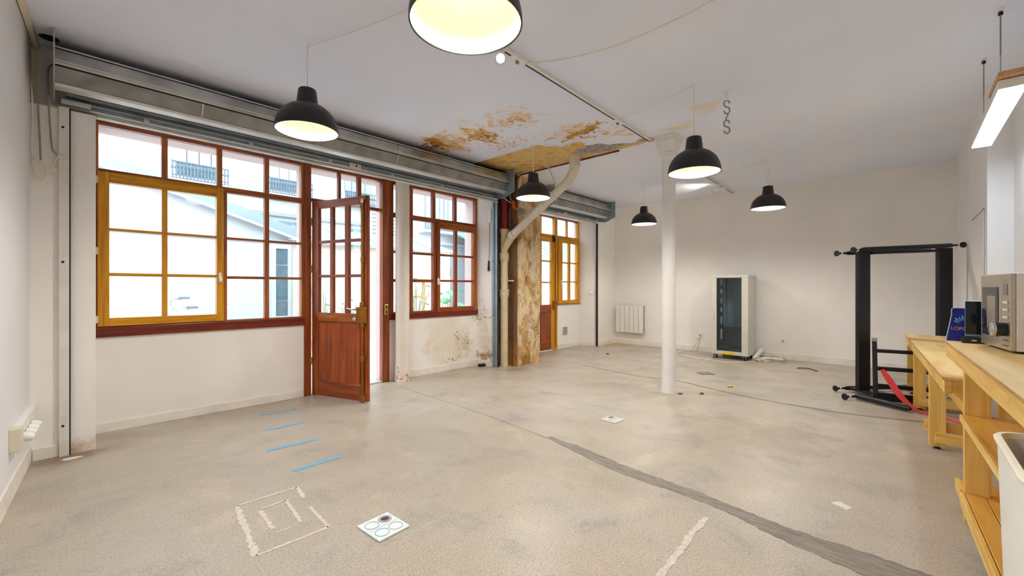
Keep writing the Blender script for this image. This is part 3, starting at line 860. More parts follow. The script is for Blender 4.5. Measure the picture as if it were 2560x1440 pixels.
# ================================================================== ROLLER SHUTTERS
def roller_shutter(label, x0, x1, yo, zo, cx0, cx1, lockx):
    t = thing('roller_shutter', label, 'roller shutter', ((x0 + x1) / 2, 4.75 + yo, 2.70 + zo))
    def Y(p): return [(a + yo, b + zo) for a, b in p]
    obj('top_flange', G().along(Y([(4.86, 3.155), (4.655, 3.115), (4.645, 3.09), (4.66, 3.09), (4.67, 3.105), (4.86, 3.142)]), 'x', x0, x1), STEEL, t)
    obj('housing_panel', G().along(Y([(4.642, 3.088), (4.618, 2.99), (4.626, 2.985), (4.652, 3.085)]), 'x', x0, x1), STEEL, t)
    obj('housing_seam', G().along(Y([(4.612, 2.992), (4.606, 2.978), (4.614, 2.962), (4.63, 2.962), (4.628, 2.99)]), 'x', x0, x1), STEEL, t)
    obj('housing_panel', G().along(Y([(4.620, 2.958), (4.690, 2.845), (4.700, 2.850), (4.632, 2.960)]), 'x', x0, x1), STEEL_B, t)
    for xj in (x0 + 0.9, x0 + 0.9 + (x1 - x0 - 0.9) * 0.5):
        obj('panel_joint', G().along(Y([(4.641, 3.084), (4.617, 2.992), (4.613, 2.993), (4.637, 3.085)]), 'x', xj, xj + 0.012).along(Y([(4.619, 2.952), (4.686, 2.848), (4.682, 2.846), (4.615, 2.951)]), 'x', xj, xj + 0.012), STEEL, t)
    obj('bottom_lip', G().along(Y([(4.682, 2.846), (4.690, 2.826), (4.735, 2.806), (4.742, 2.812), (4.702, 2.832), (4.700, 2.852)]), 'x', x0, x1), ALU, t)
    obj('seam_gap', G().along(Y([(4.6165, 2.962), (4.617, 2.953), (4.626, 2.951), (4.626, 2.962)]), 'x', x0, x1), DARKG, t)
    obj('seam_gap', G().along(Y([(4.6405, 3.093), (4.639, 3.086), (4.65, 3.086), (4.65, 3.093)]), 'x', x0, x1), DARKG, t)
    obj('ridge', G().tube([(x0, 4.644 + yo, 3.100 + zo), (x1, 4.644 + yo, 3.100 + zo)], 0.006, 8), ALU, t, smooth=60)
    obj('ridge', G().tube([(x0, 4.612 + yo, 2.992 + zo), (x1, 4.612 + yo, 2.992 + zo)], 0.006, 8), ALU, t, smooth=60)
    obj('back_panel', G().box(x0, x1, 4.852 + yo, 4.858 + yo, 2.86 + zo, 3.15 + zo), STEEL_D, t)
    obj('curtain_roll', G().tube([(x0 + 0.02, 4.765 + yo, 2.985 + zo), (x1 - 0.02, 4.765 + yo, 2.985 + zo)], 0.082, 20), STEEL_D, t)
    plate = Y([(4.50, H - zo - 0.001), (4.93, H - zo - 0.001), (4.93, 2.76), (4.74, 2.735), (4.50, 2.82)])
    obj('end_plate', G().along(plate, 'x', x0 - 0.008, x0), STEEL, t)
    obj('end_plate', G().along(plate, 'x', x1, x1 + 0.008), BLUEST, t)
    # curtain: interlocking slats, the bottom bar pale
    z = 2.700 + zo; y = 4.895 + yo
    def slat(z0, h, mat, name):
        obj(name, G().along([(y + 0.012, z0), (y, z0 + 0.006), (y - 0.006, z0 + h * 0.5), (y, z0 + h - 0.006), (y + 0.012, z0 + h), (y + 0.018, z0 + h), (y + 0.018, z0)], 'x', cx0, cx1), mat, t)
    slat(z, 0.030, ALU, 'bottom_bar'); slat(z + 0.032, 0.040, ALU, 'bottom_bar')
    for k in range(3):
        slat(z + 0.074 + k * 0.050, 0.048, STEEL_D, 'slat')
    n = int((cx1 - cx0) / 0.75)
    for k in range(n):
        x = cx0 + (k + 0.6) * (cx1 - cx0) / n
        obj('clip', G().box(x - 0.02, x + 0.02, y - 0.014, y, z + 0.045, z + 0.085), ALU, t, bevel=0.003)
    lk = obj('lock', G().box(lockx - 0.075, lockx + 0.075, y - 0.028, y - 0.004, z + 0.045, z + 0.105), CREAM, t, bevel=0.006)
    obj('keyhole', G().lathe([(0, 0), (0.012, 0), (0.012, 0.004), (0, 0.004)], (lockx + 0.012, y - 0.03, z + 0.075), 12, (0, 1, 0)), DARKG, lk)
    obj('lock_rod', G().box(lockx - 0.16, lockx + 0.16, y - 0.016, y - 0.004, z + 0.068, z + 0.08), STEEL, lk)
    return t
sh1 = roller_shutter('long galvanised roller shutter box above the near window bay', 0.0, 4.90, 0.0, 0.0, 0.06, 4.93, 2.47)
gl = obj('guide_rail', G().box(0.020, 0.076, 4.766, 4.798, 0, 2.70), plain('white_rail', (224, 220, 212), 0.45, 0.1), sh1, bevel=0.002)
obj('rail_gap', G().box(0.0765, 0.084, 4.770, 4.799, 0, 2.70), DARKG, gl)
obj('rail_screw', G().lathe([(0, 0), (0.009, 0), (0.009, 0.004), (0, 0.004)], (0.042, 4.763, 2.541), 10, (0, 1, 0)), DARKG, gl)
for z in (1.501, 0.235):
    obj('rail_screw', G().lathe([(0, 0), (0.009, 0), (0.009, 0.004), (0, 0.004)], (0.042, 4.763, z), 10, (0, 1, 0)), DARKG, gl)
gr = obj('guide_rail', G().box(4.925, 4.962, 4.905, 4.99, 0, 2.72).box(4.900, 4.925, 4.965, 4.99, 0, 2.72), BLUEST, sh1, bevel=0.002)
obj('rail_gap', G().box(4.927, 4.964, 4.902, 4.906, 0, 2.70), DARKG, gr)
for z in (1.74, 0.85, 0.20):
    obj('rail_screw', G().ball((4.905, 4.963, z), 0.009, 8, 6), DARKG, gr)
obj('end_bracket', G().box(0.03, 0.20, 4.84, 4.90, 2.745, 2.79).box(0.10, 0.24, 4.875, 4.893, 2.692, 2.712), ALU, sh1, bevel=0.006)
sh2 = roller_shutter('short galvanised roller shutter box over the far golden door', 6.15, 8.30, 0.14, 0.02, 6.18, 8.20, 7.0)
obj('guide_rail', G().box(8.205, 8.245, 5.035, 5.066, 0, 2.74), DARKG, sh2, bevel=0.002)  # shadowed rail, its shade put into the dark colour

# ================================================================== PENDANT LAMPS
BULB = Mat('lit_bulb', 0.3); BULB.color(BULB.ramp(BULB.noise(3), [(0, (1, .9, .75, 1)), (1, (1, .95, .85, 1))])); BULB.emit((1.0, 0.84, 0.60, 1), 9.0)
def pendant(label, x, y, zr, swag=None):
    t = thing('pendant_lamp', label, 'pendant lamp', (x, y, zr), group='black dome pendant lamps')
    outer = [(0.2255, 0.0), (0.2240, 0.030), (0.2150, 0.070), (0.1980, 0.108), (0.1720, 0.143), (0.1380, 0.172), (0.1030, 0.191), (0.078, 0.200)]
    obj('shade', G().lathe(outer, (0, 0, 0), 48), BLACK, t, local=True, smooth=40)
    obj('shade_rim', G().lathe([(0.2255, 0.0), (0.2255, -0.005), (0.2195, -0.005), (0.2195, 0.0)], (0, 0, 0), 48), BLACK, t, local=True, smooth=40)
    obj('shade_lining', G().lathe([(r - 0.006, max(0, z - 0.004)) for r, z in outer] + [(0.05, 0.197), (0.0, 0.197)], (0, 0, 0), 48), LINING, t, local=True, smooth=40)
    obj('neck', G().lathe([(0.080, 0.196), (0.077, 0.207), (0.065, 0.308), (0.059, 0.318), (0.0, 0.320)], (0, 0, 0), 32), BLKPL, t, local=True, smooth=35)
    obj('bulb', G().ball((0, 0, 0.135), 0.034, 16, 10).tube([(0, 0, 0.16), (0, 0, 0.197)], 0.018, 12), BULB.m, t, local=True, smooth=60)
    obj('cord', G().tube([(0, 0, 0.318), (0, 0, H - zr - 0.02)], 0.0042, 8), CREAMC, t, local=True)
    obj('ceiling_hook', G().tube(curve_pts([(0, 0, H - zr - 0.002), (0, 0, H - zr - 0.02), (0.012, 0, H - zr - 0.032), (0, 0, H - zr - 0.042), (-0.012, 0, H - zr - 0.032)], 4), 0.003, 6), WHITE, t, local=True)
    if swag:
        a = Vector((0, 0, H - zr - 0.025)); b = Vector((swag[0] - x, swag[1] - y, H - zr - 0.02))
        pts = [a.lerp(b, k / 12) + Vector((0, 0, -swag[2] * 4 * (k / 12) * (1 - k / 12))) for k in range(13)]
        obj('swag_cord', G().tube(pts, 0.0036, 6), CREAMC, t, local=True)
    ld = bpy.data.lights.new('bulb_light', 'SPOT')
    ld.energy = LAMP_W; ld.color = LAMP_COL; ld.shadow_soft_size = 0.10
    ld.spot_size = R_(168); ld.spot_blend = 0.8
    lo = bpy.data.objects.new('bulb_light', ld)
    link(lo, t); lo.location = (0, 0, 0.045)
    return t
pendant('black dome pendant lamp hanging before the long shutter box, above the open door side', 1.319, 3.37, 2.505, (1.64, 2.27, 0.02))
pendant('largest black dome pendant lamp, cut off by the top of the picture', 1.12, 1.29, 2.36)
pendant('black dome pendant lamp hanging before the stripped pillar and drain pipe', 4.249, 3.567, 2.475)
pendant('black dome pendant lamp hanging just beside the white iron column', 3.969, 1.418, 2.355, (4.25, 2.355, 0.015))
pendant('black dome pendant lamp at the far end, over the server cabinet', 7.082, 1.476, 2.465, (7.35, 2.43, 0.02))
pendant('smallest black dome pendant lamp, hanging near the far shutter box', 7.359, 3.525, 2.475, (7.25, 2.44, 0.02))

# ------------------------------------------------------------------ ceiling track with two spots
TY = lambda x: 2.232 + 0.0262 * x
trk = thing('lighting_track', 'long white ceiling track with a black slot running past the iron column', 'light track', (5.2, TY(5.2), H))
for a, b in ((1.45, 4.22), (4.34, 5.10), (5.36, 9.0)):
    obj('rail', G().bar((a, TY(a), H - 0.014), (b, TY(b), H - 0.014), 0.036, 0.028), WHITE, trk, bevel=0.002)
    obj('slot', G().bar((a, TY(a) + 0.0115, H - 0.0285), (b, TY(b) + 0.0115, H - 0.0285), 0.015, 0.004), BLACK, trk)
for x in (4.28, 2.56):
    obj('connector', G().bar((x - 0.09, TY(x), H - 0.017), (x + 0.09, TY(x), H - 0.017), 0.044, 0.034), WHITEP, trk, bevel=0.003)
    obj('clip', G().box(x - 0.012, x + 0.012, TY(x) + 0.01, TY(x) + 0.03, H - 0.055, H - 0.03), GREYC, trk)
obj('end_cap', G().bar((9.0, TY(9.0), H - 0.018), (9.03, TY(9.0), H - 0.018), 0.05, 0.036), WHITEP, trk, bevel=0.003)
SPOTE = Mat('spot_lens', 0.3); SPOTE.color(SPOTE.ramp(SPOTE.noise(3), [(0, (1, .97, .9, 1)), (1, (1, 1, .95, 1))])); SPOTE.emit((1.0, 0.95, 0.84, 1), 22.0)
def spot(label, x, aim, watts, cone, drop=0.12):
    y = TY(x); c = Vector((x, y, H - drop)); d = Vector(aim).normalized()
    t = thing('track_spotlight', label, 'spotlight', (x, y, H), group='track spotlights')
    obj('stem', G().tube([(x, y, H - 0.028), (x, y, H - drop)], 0.009, 10).box(x - 0.05, x + 0.05, y - 0.015, y + 0.015, H - 0.045, H - 0.028), WHITE, t)
    obj('barrel', G().lathe([(0.0, -0.10), (0.034, -0.10), (0.036, -0.09), (0.036, 0.092), (0.032, 0.098), (0.031, 0.09)], c, 24, d), WHITE, t, smooth=40)
    obj('lens', G().lathe([(0.0, 0.086), (0.031, 0.086)], c, 24, d), SPOTE.m, t)
    ld = bpy.data.lights.new('spot_light', 'SPOT')
    ld.energy = watts; ld.color = (1.0, 0.92, 0.76); ld.spot_size = R_(cone); ld.spot_blend = 0.6; ld.shadow_soft_size = 0.03
    lo = bpy.data.objects.new('spot_light', ld); link(lo, t)
    lo.matrix_local = Matrix.Translation(c + d * 0.105 - Vector((x, y, H))) @ d.to_track_quat('-Z', 'Y').to_matrix().to_4x4()
spot('white track spotlight facing the camera, glowing beside the largest lamp', 2.33, (-0.62, -0.70, -0.42), 12, 90)
spot('white track spotlight turned sideways near the end wall', 8.06, (-0.05, 1.0, -0.02), 16, 95)

# white cable slung under the ceiling
solo('ceiling_cable', G().tube(curve_pts([(2.63, 2.30, H - 0.035), (2.74, 1.95, H - 0.075), (2.82, 1.55, H - 0.09), (2.86, 1.1, H - 0.06), (2.86, 0.7, H - 0.02), (2.87, 0.5, H - 0.005)], 6), 0.006, 8), CREAMC, 'loose white cable sagging from the light track across the ceiling', 'cable')

# LED bar lamp
led = thing('linear_lamp', 'bright white suspended bar lamp above the workbenches', 'ceiling lamp', (4.6, -0.47, 2.5))
LEDE = Mat('led_diffuser', 0.4); LEDE.color(LEDE.ramp(LEDE.noise(2), [(0, (.9, .95, 1, 1)), (1, (.95, 1, 1, 1))])); LEDE.emit((0.80, 0.92, 1.0, 1), 7.0)
obj('housing', G().box(3.9, 5.36, -0.53, -0.41, 2.505, 2.56), WHITE, led, bevel=0.003)
obj('diffuser', G().box(3.905, 5.355, -0.525, -0.415, 2.497, 2.504), LEDE.m, led)
obj('wooden_cap', G().box(3.85, 4.25, -0.535, -0.405, 2.565, 2.595), BATTEN, led, bevel=0.003)
for x in (5.213, 4.363):
    s = obj('suspension_cable', G().tube([(x, -0.47, 2.56), (x, -0.47, H)], 0.0028, 6).tube([(x, -0.47, H - 0.30), (x, -0.47, H - 0.003)], 0.0045, 6), GREYC, led)
    obj('ceiling_plate', G().box(x - 0.06, x + 0.06, -0.485, -0.455, H - 0.006, H), WHITE, s)
    obj('gripper', G().lathe([(0, 0), (0.012, 0), (0.012, 0.02), (0, 0.02)], (x, -0.47, H - 0.03), 10), DARKG, s)
ld = bpy.data.lights.new('bar_light', 'AREA'); ld.shape = 'RECTANGLE'; ld.size = 1.4; ld.size_y = 0.1; ld.energy = 6; ld.color = (0.78, 0.90, 1.0)
lo = bpy.data.objects.new('bar_light', ld); link(lo, led); lo.location = (0.03, 0.0, -0.008)

# hook chain
hk = thing('hook_chain', 'chain of steel S-hooks hanging from a white ceiling bracket', 'hook', (4.385, 1.26, H))
obj('bracket', G().box(4.365, 4.405, 1.25, 1.27, H - 0.085, H), WHITE, hk, bevel=0.003)
HKM = plain('hook_steel', (150, 152, 150), 0.3, 0.8)
def s_hook(zc, s, name):
    ax = Vector((0.68, -0.733, 0)); r = 0.026 * s
    c0 = Vector((4.385, 1.26, zc))
    pts = [c0 + ax * (r * math.cos(R_(a))) + Vector((0, 0, r * 1.15 + r * 1.15 * math.sin(R_(a)))) for a in range(10, 271, 20)]
    pts += [c0 + ax * (r * math.cos(R_(a))) + Vector((0, 0, -r * 1.15 + r * 1.15 * math.sin(R_(a)))) for a in range(70, -171, -20)]
    obj(name, G().tube(curve_pts(pts, 2), 0.0075, 8), HKM, hk, smooth=60)
s_hook(H - 0.145, 1.05, 's_hook'); s_hook(H - 0.335, 1.05, 's_hook')
obj('link', G().tube(curve_pts([(4.385, 1.26, H - 0.205), (4.393, 1.252, H - 0.225), (4.380, 1.268, H - 0.255), (4.385, 1.26, H - 0.275)], 5), 0.006, 8), HKM, hk, smooth=60)

# ================================================================== PIPES BESIDE THE PILLAR
PX, PY = 5.092, 4.905
dp = thing('drain_pipe', 'cream soil pipe with a branch rising to the stained ceiling', 'pipe', (PX, PY, 0))
obj('lower_pipe', G().lathe([(0.0, 0), (0.066, 0), (0.066, 1.18), (0.072, 1.20), (0.0, 1.20)], (PX, PY, 0), 28), CAST, dp, smooth=45)
obj('socket', G().lathe([(0.066, 1.13), (0.078, 1.16), (0.082, 1.20), (0.082, 1.25), (0.086, 1.255), (0.086, 1.275), (0.062, 1.28)], (PX, PY, 0), 28), CAST, dp, smooth=40)
obj('middle_pipe', G().lathe([(0.060, 1.26), (0.062, 1.30), (0.062, 1.80), (0.0, 1.80)], (PX, PY, 0), 28), CAST, dp, smooth=45)
obj('joint_ring', G().lathe([(0.062, 1.43), (0.068, 1.435), (0.068, 1.455), (0.062, 1.46)], (PX, PY, 0), 28), CAST, dp, smooth=40)
obj('socket', G().lathe([(0.062, 1.73), (0.076, 1.76), (0.080, 1.80), (0.080, 1.875), (0.074, 1.885), (0.06, 1.885)], (PX, PY, 0), 28), CAST, dp, smooth=40)
obj('branch_body', G().lathe([(0.064, 1.86), (0.064, 2.20), (0.076, 2.215), (0.078, 2.275), (0.070, 2.282), (0.0, 2.282)], (PX, PY, 0), 28).tube([(PX, PY, 1.95), (PX, PY - 0.085, 2.05), (PX, 4.705, 2.18)], 0.064, 24), CAST, dp, smooth=45)
obj('red_pipe', G().lathe([(0.062, 2.28), (0.062, H), (0, H)], (PX, PY, 0), 28), REDP, dp, smooth=45)
p0 = Vector((PX, 4.735, 2.155)); p1 = Vector((PX, 3.70, 2.80))
obj('branch_collar', G().tube([p0 - (p1 - p0).normalized() * 0.02, p0 + (p1 - p0).normalized() * 0.06], 0.074, 28), PVC, dp, smooth=40)
dd = (p1 - p0).normalized()
path = [p0 + dd * 0.03, p0 + dd * 0.4, p1 - dd * 0.03]
obj('branch_pipe', G().tube(path, 0.061, 28), PVC, dp, smooth=45)
for s in (0.62, 0.80):
    q = p0 + (p1 - p0) * s
    obj('pipe_sleeve', G().tube([q - dd * 0.06, q - dd * 0.05, q + dd * 0.05, q + dd * 0.06], [0.062, 0.070, 0.070, 0.062], 28), PVC, dp, smooth=35)
el = [p1 - dd * 0.06, p1 + dd * 0.02]
for a in range(1, 7):
    t = a / 6
    el.append(p1 + dd * 0.02 + Vector((0, -0.215 * math.sin(t * 1.01) , 0.215 * (1 - math.cos(t * 1.01)) + 0.12 * t * (1 - 0.1 * t))))
top = el[-1]
el.append(Vector((PX, top.y - 0.004, 3.06)))
obj('elbow', G().tube(el, 0.068, 28), PVC, dp, smooth=60)
obj('ceiling_collar', G().tube([(PX, top.y - 0.006, 3.03), (PX, top.y - 0.006, 3.04), (PX, top.y - 0.006, H)], [0.07, 0.078, 0.078], 28), PVC, dp, smooth=35)
obj('hanger_rod', G().tube([(5.05, 3.96, H), (5.05, 3.90, 3.03), (5.03, 3.80, 2.84), (5.03, 3.79, 2.77)], 0.010, 8), PVC, dp, smooth=60)

solo('heating_pipe', G().tube(curve_pts([(5.225, 2.86, H - 0.012), (5.225, 3.6, H - 0.014), (5.225, 4.55, H - 0.016), (5.215, 4.66, H - 0.03), (5.176, 4.69, H - 0.08)], 6), 0.011, 10), COPPER, 'thin copper pipe running along the edge of the peeled ceiling', 'pipe', smooth=60)
solo('heating_pipe', G().tube(curve_pts([(5.176, 4.69, H - 0.08), (5.172, 4.73, 2.95), (5.178, 4.93, 2.4), (5.178, 4.955, 1.8), (5.178, 4.955, 0.9), (5.178, 4.955, 0.0)], 6), 0.009, 10), COPPER, 'long copper pipe dropping from the ceiling down the pillar edge', 'pipe', smooth=60)
solo('heating_pipe', G().tube([(5.176, 4.800, 0.0), (5.176, 4.800, 1.62)], 0.008, 10), COPPER, 'short copper pipe standing upright between drain pipe and pillar', 'pipe', smooth=60)
solo('pipe_clip', G().box(5.162, 5.198, 4.785, 4.97, 1.41, 1.43), WHITEP, 'small white clip holding the copper pipes beside the drain pipe', 'clip')
solo('electric_conduit', G().tube([(5.180, 4.87, 2.18), (5.180, 4.86, 2.6), (5.180, 4.82, H)], 0.009, 10), GREYC, 'grey conduit rising between the red pipe and the pillar', 'conduit', smooth=60)
solo('junction_box', G().box(5.235, 5.335, 4.655, 4.700, 2.525, 2.625), plain('grey_box', (142, 146, 150), 0.5), 'small grey junction box on the stripped pillar', 'junction box', bevel=0.005)
solo('cable_tie_bundle', G().lathe([(0.018, -0.06), (0.028, -0.03), (0.026, 0.03), (0.016, 0.06)], (5.165, 4.76, 2.68), 10, (0.2, 0.1, 1)).tube([(5.157, 4.75, 2.63), (5.165, 4.74, 2.59)], 0.01, 6), ORANGE, 'orange cable tie bundle knotted beside the red pipe', 'cable tie')
solo('loose_wire', G().tube(curve_pts([(4.94, 4.80, 2.83), (4.97, 4.78, 2.76), (5.05, 4.77, 2.72), (5.16, 4.76, 2.70)], 8), 0.005, 6).tube(curve_pts([(5.06, 4.79, 2.86), (5.11, 4.78, 2.78), (5.16, 4.76, 2.72)], 6), 0.005, 6).tube(curve_pts([(5.165, 4.75, 2.66), (5.22, 4.68, 2.55), (5.30, 4.67, 2.50), (5.40, 4.67, 2.52), (5.41, 4.67, 2.60), (5.34, 4.67, 2.62)], 6), 0.004, 6), CREAMC, 'thin pale wires looping past the red pipe to the junction box', 'wire', smooth=60)
solo('shutter_switch', G().box(4.889, 4.905, 5.02, 5.075, 2.38, 2.60), WHITEP, 'white oblong shutter sensor high on the galvanised rail', 'switch', bevel=0.006)
solo('pull_cord', G().tube(curve_pts([(4.892, 5.05, 2.38), (4.888, 5.045, 2.1), (4.888, 5.05, 1.82), (4.888, 5.06, 1.74)], 6), 0.004, 6).tube([(4.888, 5.06, 1.75), (4.886, 5.062, 1.60), (4.888, 5.06, 1.58)], [0.014, 0.020, 0.012], 10), BLKPL, 'black pull switch hanging on its cable beside the window reveal', 'pull switch', smooth=60)
solo('wall_switch', G().box(4.866, 4.885, 5.11, 5.19, 0.94, 1.03), WHITEP, 'loose white switch plate on the damp reveal beside the casement', 'switch', bevel=0.004)
solo('door_stop', G().box(4.76, 4.90, 5.12, 5.19, 0.0, 0.045), BLKPL, 'black rubber block on the floor in the damp bay corner', 'block', bevel=0.006)

# ------------------------------------------------------------------ small things on the near pier and wall
def wire(name, pts, r, mat, label, n=6):
    return solo(name, G().tube(curve_pts(pts, n), r, 8), mat, label, 'cable', smooth=60)
ZP = 4.775
solo('cable_duct', G().bar((-0.095, 4.93, H - 0.018), (-0.40, 0.8, H - 0.018), 0.032, 0.034), CREAM, 'long white cable duct along the ceiling edge of the near side wall', 'cable duct', bevel=0.003)
solo('cable_duct', G().box(-0.126, -0.098, 4.905, 4.938, 2.70, 3.15), CREAM, 'short white cable duct in the upper corner beside the shutter box', 'cable duct', bevel=0.003)
wire('cable', [(-0.122, 4.86, 2.92), (-0.118, 4.79, 2.80), (-0.112, ZP, 2.55), (-0.118, ZP, 2.40), (-0.112, ZP, 2.29), (-0.066, ZP, 2.228), (-0.015, ZP, 2.215), (0.002, ZP, 2.275), (0.02, ZP - .01, 2.305)], 0.0055, CREAMC, 'cream cable looping down the near pier to a small connector')
wire('cable', [(-0.004, 4.86, 3.04), (-0.030, 4.83, 3.0), (-0.037, 4.80, 2.93), (-0.036, 4.78, 2.81), (-0.027, ZP, 2.577), (-0.015, ZP, 2.373), (0.005, ZP, 2.33), (0.02, ZP - .01, 2.305)], 0.006, GREYC, 'grey cable dropping from the shutter motor down the near pier')
wire('cable', [(-0.086, 4.785, 2.685), (-0.080, ZP, 2.5), (-0.072, ZP, 2.263)], 0.006, GREYC, 'straight grey cable end on the near pier, between two loops')
wire('cable', [(-0.118, ZP, 2.27), (-0.106, ZP, 2.166), (-0.066, ZP, 2.115), (-0.046, ZP, 2.175), (-0.035, ZP, 2.195)], 0.005, CREAMC, 'lowest cream cable loop on the near pier')
solo('cable_connector', G().box(0.012, 0.062, ZP - 0.028, ZP - 0.006, 2.295, 2.318), CREAM, 'pale cable connector beside the white guide rail, the higher one', 'connector', bevel=0.004)
solo('cable_connector', G().box(-0.045, 0.012, ZP - 0.02, ZP + 0.005, 2.185, 2.215), CREAM, 'pale cable connector at the end of the lowest loop', 'connector', bevel=0.004)

def wl(y): return -0.126 + (y - 4.80) * 0.0741
tr = thing('socket_trunking', 'white socket trunking with plugs low on the near side wall', 'socket', (wl(4.4), 4.4, 0.34))
ya, yb = 3.95, 4.76
obj('trunk', G().bar((wl(ya) + 0.02, ya, 0.385), (wl(yb) + 0.02, yb, 0.385), 0.04, 0.11), WHITEP, tr, bevel=0.004)
obj('end_box', G().bar((wl(ya) + 0.025, ya - 0.005, 0.375), (wl(ya + .09) + 0.025, ya + 0.09, 0.375), 0.05, 0.14), CREAM, tr, bevel=0.004)
for k in range(4):
    y = 4.08 + k * 0.11
    obj('plug', G().lathe([(0, 0), (0.026, 0.0), (0.030, 0.02), (0.022, 0.05), (0.0, 0.052)], (wl(y) + 0.04, y, 0.365), 14, (1, 0, -0.3)), WHITEP, tr, smooth=40)
solo('paint_flake', G().prism([(0.03, 4.66), (0.06, 4.63), (0.11, 4.64), (0.15, 4.66), (0.12, 4.68), (0.09, 4.69), (0.05, 4.68)], 0.0, 0.004), WHITEP, 'white paint flake on the floor by the near guide rail', 'flake')

# niche switch and vent
solo('wall_switch', G()._add([(8.172, 5.215, 1.16), (8.205, 5.13, 1.16), (8.205, 5.13, 1.25), (8.172, 5.215, 1.25), (8.163, 5.211, 1.163), (8.196, 5.127, 1.163), (8.196, 5.127, 1.247), (8.163, 5.211, 1.247)],
     [(0, 1, 2, 3), (4, 5, 6, 7), (0, 1, 5, 4), (1, 2, 6, 5), (2, 3, 7, 6), (3, 0, 4, 7)]), WHITEP, 'white light switch on the far niche reveal', 'switch', bevel=0.003)
vt = thing('vent_grille', 'small square ventilation grille below the far casement', 'vent', (7.56, 5.448, 0.26))
obj('vent_frame', G().box(7.46, 7.66, 5.437, 5.45, 0.26, 0.275).box(7.46, 7.66, 5.437, 5.45, 0.445, 0.46).box(7.46, 7.475, 5.437, 5.45, 0.275, 0.445).box(7.645, 7.66, 5.437, 5.45, 0.275, 0.445), WHITE, vt)
obj('vent_back', G().box(7.475, 7.645, 5.446, 5.45, 0.275, 0.445), plain('vent_dark', (120, 112, 100), 0.8), vt)
for k in range(7):
    z = 0.285 + k * 0.023
    obj('slat', G().bar((7.475, 5.443, z), (7.645, 5.443, z), 0.003, 0.014, (0, -0.6, 0.8)), WHITE, vt)

# ================================================================== FLOOR THINGS
for a, b, lab in (((1.404, 4.823), (1.771, 4.805), 'blue tape strip on the floor nearest the low window wall'), ((1.30, 4.278), (1.645, 4.280), 'blue tape strip second from the low window wall'),
                  ((1.149, 3.743), (1.539, 3.705), 'longest blue tape strip, third from the low window wall'), ((1.149, 3.189), (1.505, 3.205), 'blue tape strip closest to the floor socket plate')):
    m = [(a[0] + (b[0] - a[0]) * t, a[1] + (b[1] - a[1]) * t) for t in (0, 0.3, 0.6, 1)]
    o = solo('tape_strip', ragged(m, [0.045, 0.045, 0.046, 0.045], 0.0015, 0, 0.0016), TAPE, lab, 'tape', 'blue tape strips on the floor')
def floor_box(cx, cy_, w, d, rz, label, open_cup, mat):
    t = thing('floor_socket', label, 'floor socket', (cx, cy_, 0), rz)
    obj('plate', G().box(-w / 2, w / 2, -d / 2, d / 2, 0.0, 0.010), mat, t, local=True, bevel=0.003)
    ring = plain('socket_line', (150, 164, 168), 0.5)
    for k, (ux, uy) in enumerate(((-0.22, 0.22), (-0.22, -0.24), (0.22, -0.24), (0.22, 0.24))):
        c = (ux * w, uy * d, 0.0102); r = min(w, d) * 0.19
        if open_cup and k == 3:
            obj('socket_cup', G().lathe([(r * 1.05, 0), (r, 0.003), (r * 0.7, 0.004), (r * 0.62, 0.001)], c, 28), plain('cup_rim', (186, 180, 190), 0.3, 0.3), t, local=True, smooth=30)
            obj('socket_well', G().lathe([(0, 0.0008), (r * 0.64, 0.0008)], c, 24), plain('cup_dark', (74, 64, 44), 0.3), t, local=True)
        else:
            o = obj('socket_cover', G().lathe([(r * 1.05, 0), (r * 1.05, 0.0016), (r * 0.97, 0.0016), (r * 0.97, 0)], c, 28), ring, t, local=True)
            o.scale = (1.0, 1.0, 1.0)
    obj('seam', G().box(-w / 2 + 0.01, w / 2 - 0.01, -0.002, 0.0, 0.010, 0.0106), ring, t, local=True)
    return t
PALEPL = plain('pale_plate', (226, 238, 240), 0.4, 0, 0.03)
floor_box(1.215, 2.08, 0.19, 0.215, R_(3), 'pale square floor socket plate with one open cup, in the foreground', True, PALEPL)
floor_box(3.735, 2.115, 0.165, 0.165, R_(-4), 'floor socket plate near the dark mortar strip, in front of the iron column', True, plain('white_plate', (220, 216, 212), 0.4))
floor_box(6.72, 2.23, 0.20, 0.17, R_(-45), 'grey metal floor socket plate before the server cabinet', False, plain('grey_plate', (150, 146, 142), 0.4, 0.4))
def leaf(cx, cy_, s, rz, mat, label):
    pts = []
    for k in range(14):
        a = 2 * math.pi * k / 14
        r = s * (0.55 + 0.45 * abs(math.cos(a * 1.5)))
        pts.append((cx + r * math.cos(a + rz), cy_ + 0.6 * r * math.sin(a + rz), 0.004 + 0.012 * (k % 3) / 2))
    g = G(); g.v = [(cx, cy_, 0.003)] + pts
    g.f = [[0, 1 + k, 1 + (k + 1) % 14] for k in range(14)]; g.mi = [0] * 14
    o = solo('fallen_leaf', g, mat, label, 'leaf', 'fallen leaves on the floor')
    sm = o.modifiers.new('solid', 'SOLIDIFY'); sm.thickness = 0.002
LF1 = plain('brown_leaf', (150, 110, 40), 0.7, 0, 0.3, 40); LF2 = plain('dark_leaf', (110, 74, 50), 0.7, 0, 0.3, 40); LF3 = plain('yellow_leaf', (216, 196, 60), 0.7, 0, 0.2, 40)
leaf(5.22, 2.03, 0.055, 0.4, LF1, 'curled brown leaf at the foot of the iron column')
leaf(5.40, 1.834, 0.045, 0.0, LF2, 'dark brown leaf on the floor beyond the column foot')
leaf(6.044, 1.697, 0.06, 0.9, LF3, 'yellow leaf on the floor before the server cabinet')
leaf(7.4, 4.3, 0.05, 0.2, LF2, 'tiny dark leaf on the floor before the radiator')
